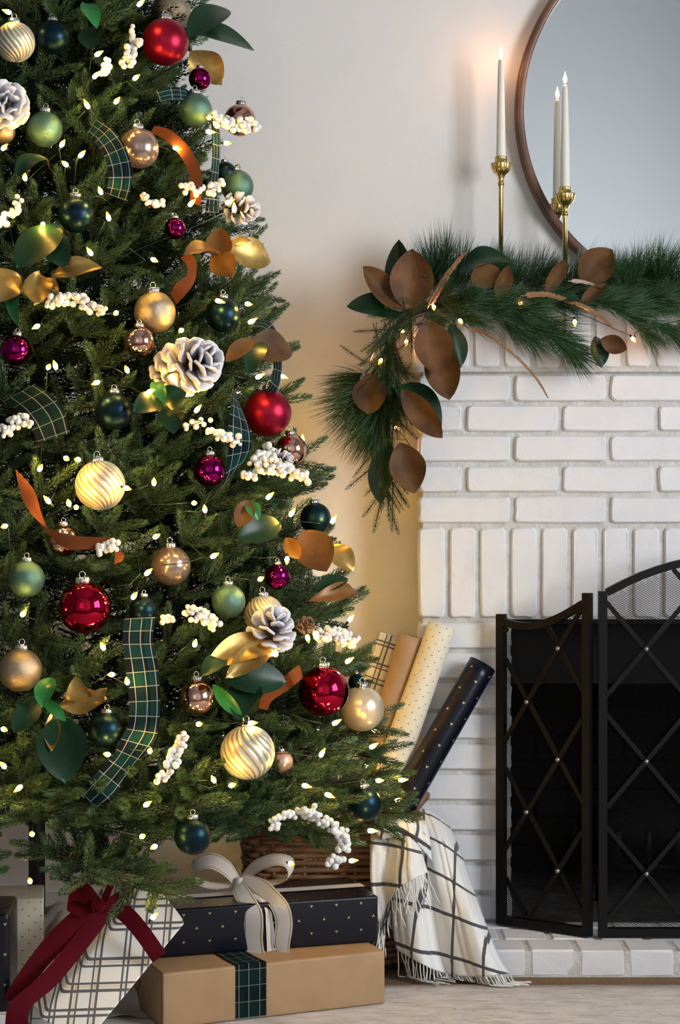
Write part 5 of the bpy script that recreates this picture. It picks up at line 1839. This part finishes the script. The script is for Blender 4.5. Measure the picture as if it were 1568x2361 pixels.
def branch_mesh(nn, nl, lean=False, L=0.30):
    """outward along +Y, origin at the trunk end; returns needles, stem and sample points"""
    mb, st = MB(), MB()
    smp = []
    tipz = U(0.0, 0.03)
    st.tube([(0, 0, 0), (0, L * 0.6, tipz * 0.3), (0, L, tipz)], [0.0022, 0.0020, 0.0014], 5)

    def sp(a, b):
        st.tube([a, b], [0.0016, 0.0008], 4)
        sprig_pts(mb, a, b, nn, nl, wd=0.0033)
        for t in (0.3, 0.65, 1.0, 1.12): smp.append(Vector(a).lerp(Vector(b), t))
    sp((0, L - 0.02, tipz), (U(-.008, .008), L + U(.065, .085), tipz + U(0.0, 0.03)))
    y = L - 0.012
    for k in range(3):
        for sg in (1, -1):
            an = math.radians(U(38, 55))
            ln = U(0.070, 0.100) * (1 - 0.05 * k)
            sp((0, y, tipz * y / L), (sg * ln * math.sin(an), y + ln * math.cos(an), tipz + U(-0.008, 0.03)))
        if k < 2:
            ln = U(0.05, 0.075)
            sp((0, y - 0.02, tipz * 0.8), (U(-.02, .02), y - 0.02 + ln * 0.5, tipz + ln * 0.85))
        y -= U(0.058, 0.075)
    for t in (0.3, 0.55, 0.8): smp.append(Vector((0, L * t, 0)))
    return mb.mesh('needles', M['needle'], False), st.mesh('branch', M['bark']), np.array([list(p) for p in smp]), mb, st


for x_, y_ in ((400, 2000), (440, 1985), (480, 1988), (520, 1985), (560, 1995), (600, 1992), (640, 1995), (690, 2000), (740, 2012), (800, 2020), (470, 2030), (540, 2030), (620, 2030), (700, 2040), (600, 1960), (660, 2030)): clear(P(x_, y_, -0.15), 0.030)
variants = [branch_mesh(165, 0.0155) for _ in range(6)]
short = [branch_mesh(165, 0.0155, False, 0.17) for _ in range(2)]
CL = np.array(CLEAR)
camv = np.array((0, -CD, CZ))
cdep = CL[:, 1] + CD
cu_, cv_ = CL[:, 0] / cdep, (CL[:, 2] - CZ) / cdep
crr = CL[:, 3] / cdep


def blocked(pts):
    d = pts[:, 1] + CD
    u, v = pts[:, 0] / d, (pts[:, 2] - CZ) / d
    rr = 0.008 / d
    dd = np.hypot(u[:, None] - cu_[None], v[:, None] - cv_[None])
    near = d[:, None] < cdep[None] + CL[None, :, 3] * 0.35
    return int(((dd < crr[None] * 0.92 + rr[:, None]) & near).any(axis=1).sum())


def place(az, z, inward, tilt, yaw, roll, var):
    c, s = math.cos(az), math.sin(az)
    r = RT(z) - inward
    ry = r * (0.8 if s < 0 else 0.72)
    tip = Vector((XT + r * c, YT + ry * s, z))
    if tip.y > 0.09: tip.y = 0.09
    out = Vector((c, s, 0)).normalized()
    side = Vector((-s, c, 0))
    f = out * math.cos(tilt) + Vector((0, 0, math.sin(tilt)))
    f = (f + side * math.tan(yaw)).normalized()
    m = frame(f, roll)
    base = tip - f * 0.375
    return Matrix.Translation(base) @ m


nbr = 0
z = 0.345
rows_z = []
while z < 2.06:
    rows_z.append(z)
    z += 0.083
for ri, z in enumerate(rows_z):
    r = RT(z)
    step = 0.092 / (r * 0.9)
    az = math.radians(-112) + (ri % 2) * step * 0.5
    while az < math.radians(38):
        lowf = max(0.0, 1 - (z - 0.31) / 0.5)
        done = False
        if RND.random() < 0.10:
            az += step
            continue
        deep = U(0.03, 0.085) if RND.random() < 0.33 else 0.0
        for t in range(12):
            tilt = math.radians(U(8, 34) - 28 * lowf)
            yaw = U(-0.4, 0.4)
            vi = RND.randrange(len(variants))
            m = place(az + U(-.3, .3) * step, z + U(-.03, .03), (0.0, 0.01, 0.02, 0.03, 0.045, 0.06, 0.075, 0.09, 0.11, 0.13, 0.15, 0.17)[t] + U(-0.012, 0.012) + deep, tilt, yaw, U(-.5, .5), vi)
            pts = variants[vi][2]
            wpts = np.array([list(m @ Vector(p)) for p in pts])
            if wpts[:, 1].max() > YW - 0.02: continue
            if blocked(wpts) <= 0:
                done = True
                break
        if done and nbr < 292:
            o = link('branch', variants[vi][1], tree)
            o.matrix_local = Matrix.Translation(-TRO) @ m
            q = tag(link('needles', variants[vi][0], o), kind='stuff')
            nbr += 1
        az += step
print('branches', nbr)
# the two long low branches in front that hang over the presents
for bx, by, bY, tx, ty, tY in ((215, 2010, -0.80, 440, 2114, -0.92), (300, 2030, -0.84, 370, 2095, -0.93), (215, 2000, -0.78, 150, 2050, -0.90), (200, 1985, -0.76, 235, 1860, -0.86), (215, 1990, -0.78, 30, 1985, -0.88), (215, 1985, -0.78, 400, 1960, -0.86),
                               *((*r_[:2], tp(*r_[:2], .16).y, *r_[2:], tp(*r_[2:], .03).y) for r_ in ((60, 1760, 30, 1725), (70, 1800, 110, 1842), (60, 1830, 20, 1868), (110, 1850, 150, 1880), (70, 1870, 85, 1905), (90, 1890, 20, 1930), (140, 1850, 205, 1868), (250, 1860, 300, 1900), (330, 1850, 385, 1880), (280, 1800, 330, 1815), (60, 1660, 20, 1715), (180, 1820, 225, 1850), (520, 1850, 560, 1882), (470, 1840, 418, 1868), (600, 1830, 652, 1850), (560, 1880, 602, 1912), (640, 1870, 694, 1888), (700, 1850, 762, 1868), (520, 1800, 545, 1850), (430, 1800, 470, 1830), (610, 1890, 640, 1925)))):
    a_, b_ = P(bx, by, bY), P(tx, ty, tY)
    vi = RND.randrange(2)
    o = link('branch', short[vi][1], tree)
    d = (b_ - a_)
    o.matrix_local = Matrix.Translation(b_ - d.normalized() * 0.245 - TRO) @ frame(d, U(-.3, .3))
    tag(link('needles', short[vi][0], o), kind='stuff')
# the inner branches, shade put into their near-black colour, and the side of the tree that is out of view
small = branch_mesh(46, 0.021, True)


def bake(dst, m, src):
    vs = np.array(src.v)
    mm = np.array(m)
    vs = vs @ mm[:3, :3].T + mm[:3, 3] - np.array(TRO)
    b = len(dst.v)
    dst.v += [tuple(x) for x in vs]
    dst.f += [tuple(b + k for k in q) for q in src.f]
    dst.m += [0] * len(src.f)
    dst.uv += [None] * len(src.f)


inner, far = MB(), MB()
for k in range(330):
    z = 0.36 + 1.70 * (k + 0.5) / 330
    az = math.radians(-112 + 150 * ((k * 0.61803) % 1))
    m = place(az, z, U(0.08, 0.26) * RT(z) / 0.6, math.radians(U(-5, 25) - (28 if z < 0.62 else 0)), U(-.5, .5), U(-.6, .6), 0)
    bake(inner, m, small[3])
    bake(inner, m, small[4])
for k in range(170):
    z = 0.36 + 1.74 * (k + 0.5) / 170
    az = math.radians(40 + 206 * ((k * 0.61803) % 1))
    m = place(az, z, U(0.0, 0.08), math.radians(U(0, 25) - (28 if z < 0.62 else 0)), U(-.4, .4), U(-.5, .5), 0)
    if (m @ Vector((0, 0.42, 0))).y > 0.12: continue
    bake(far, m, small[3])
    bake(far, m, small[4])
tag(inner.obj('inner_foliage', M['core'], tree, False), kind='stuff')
tag(far.obj('rear_foliage', M['needle'], tree, False), kind='stuff')

# ---- the cloth bunched round the foot of the tree
bm = bmesh.new()
bmesh.ops.create_grid(bm, x_segments=48, y_segments=48, size=1)
for v in bm.verts:
    x, y = v.co.x, v.co.y
    r = min(1.0, math.hypot(x, y))
    a = math.atan2(y, x)
    h = 0.175 * (1 - r) ** 0.8 + 0.012 * math.sin(a * 9 + r * 7) * r * (1 - r) * 4 + 0.008 * math.sin(a * 17 - r * 12) * r
    v.co = Vector((x * 0.27, y * 0.22, max(0.002, h) + 0.006))
for f in bm.faces: f.smooth = True
me = bpy.data.meshes.new('tree_skirt')
bm.to_mesh(me)
bm.free()
me.materials.append(M['grey_cloth'])
o = link('tree_skirt', me)
o.location = (XT + 0.04, YT + 0.03, 0)
tag(o, 'grey-white cloth bunched round the foot of the Christmas tree', 'tree skirt')
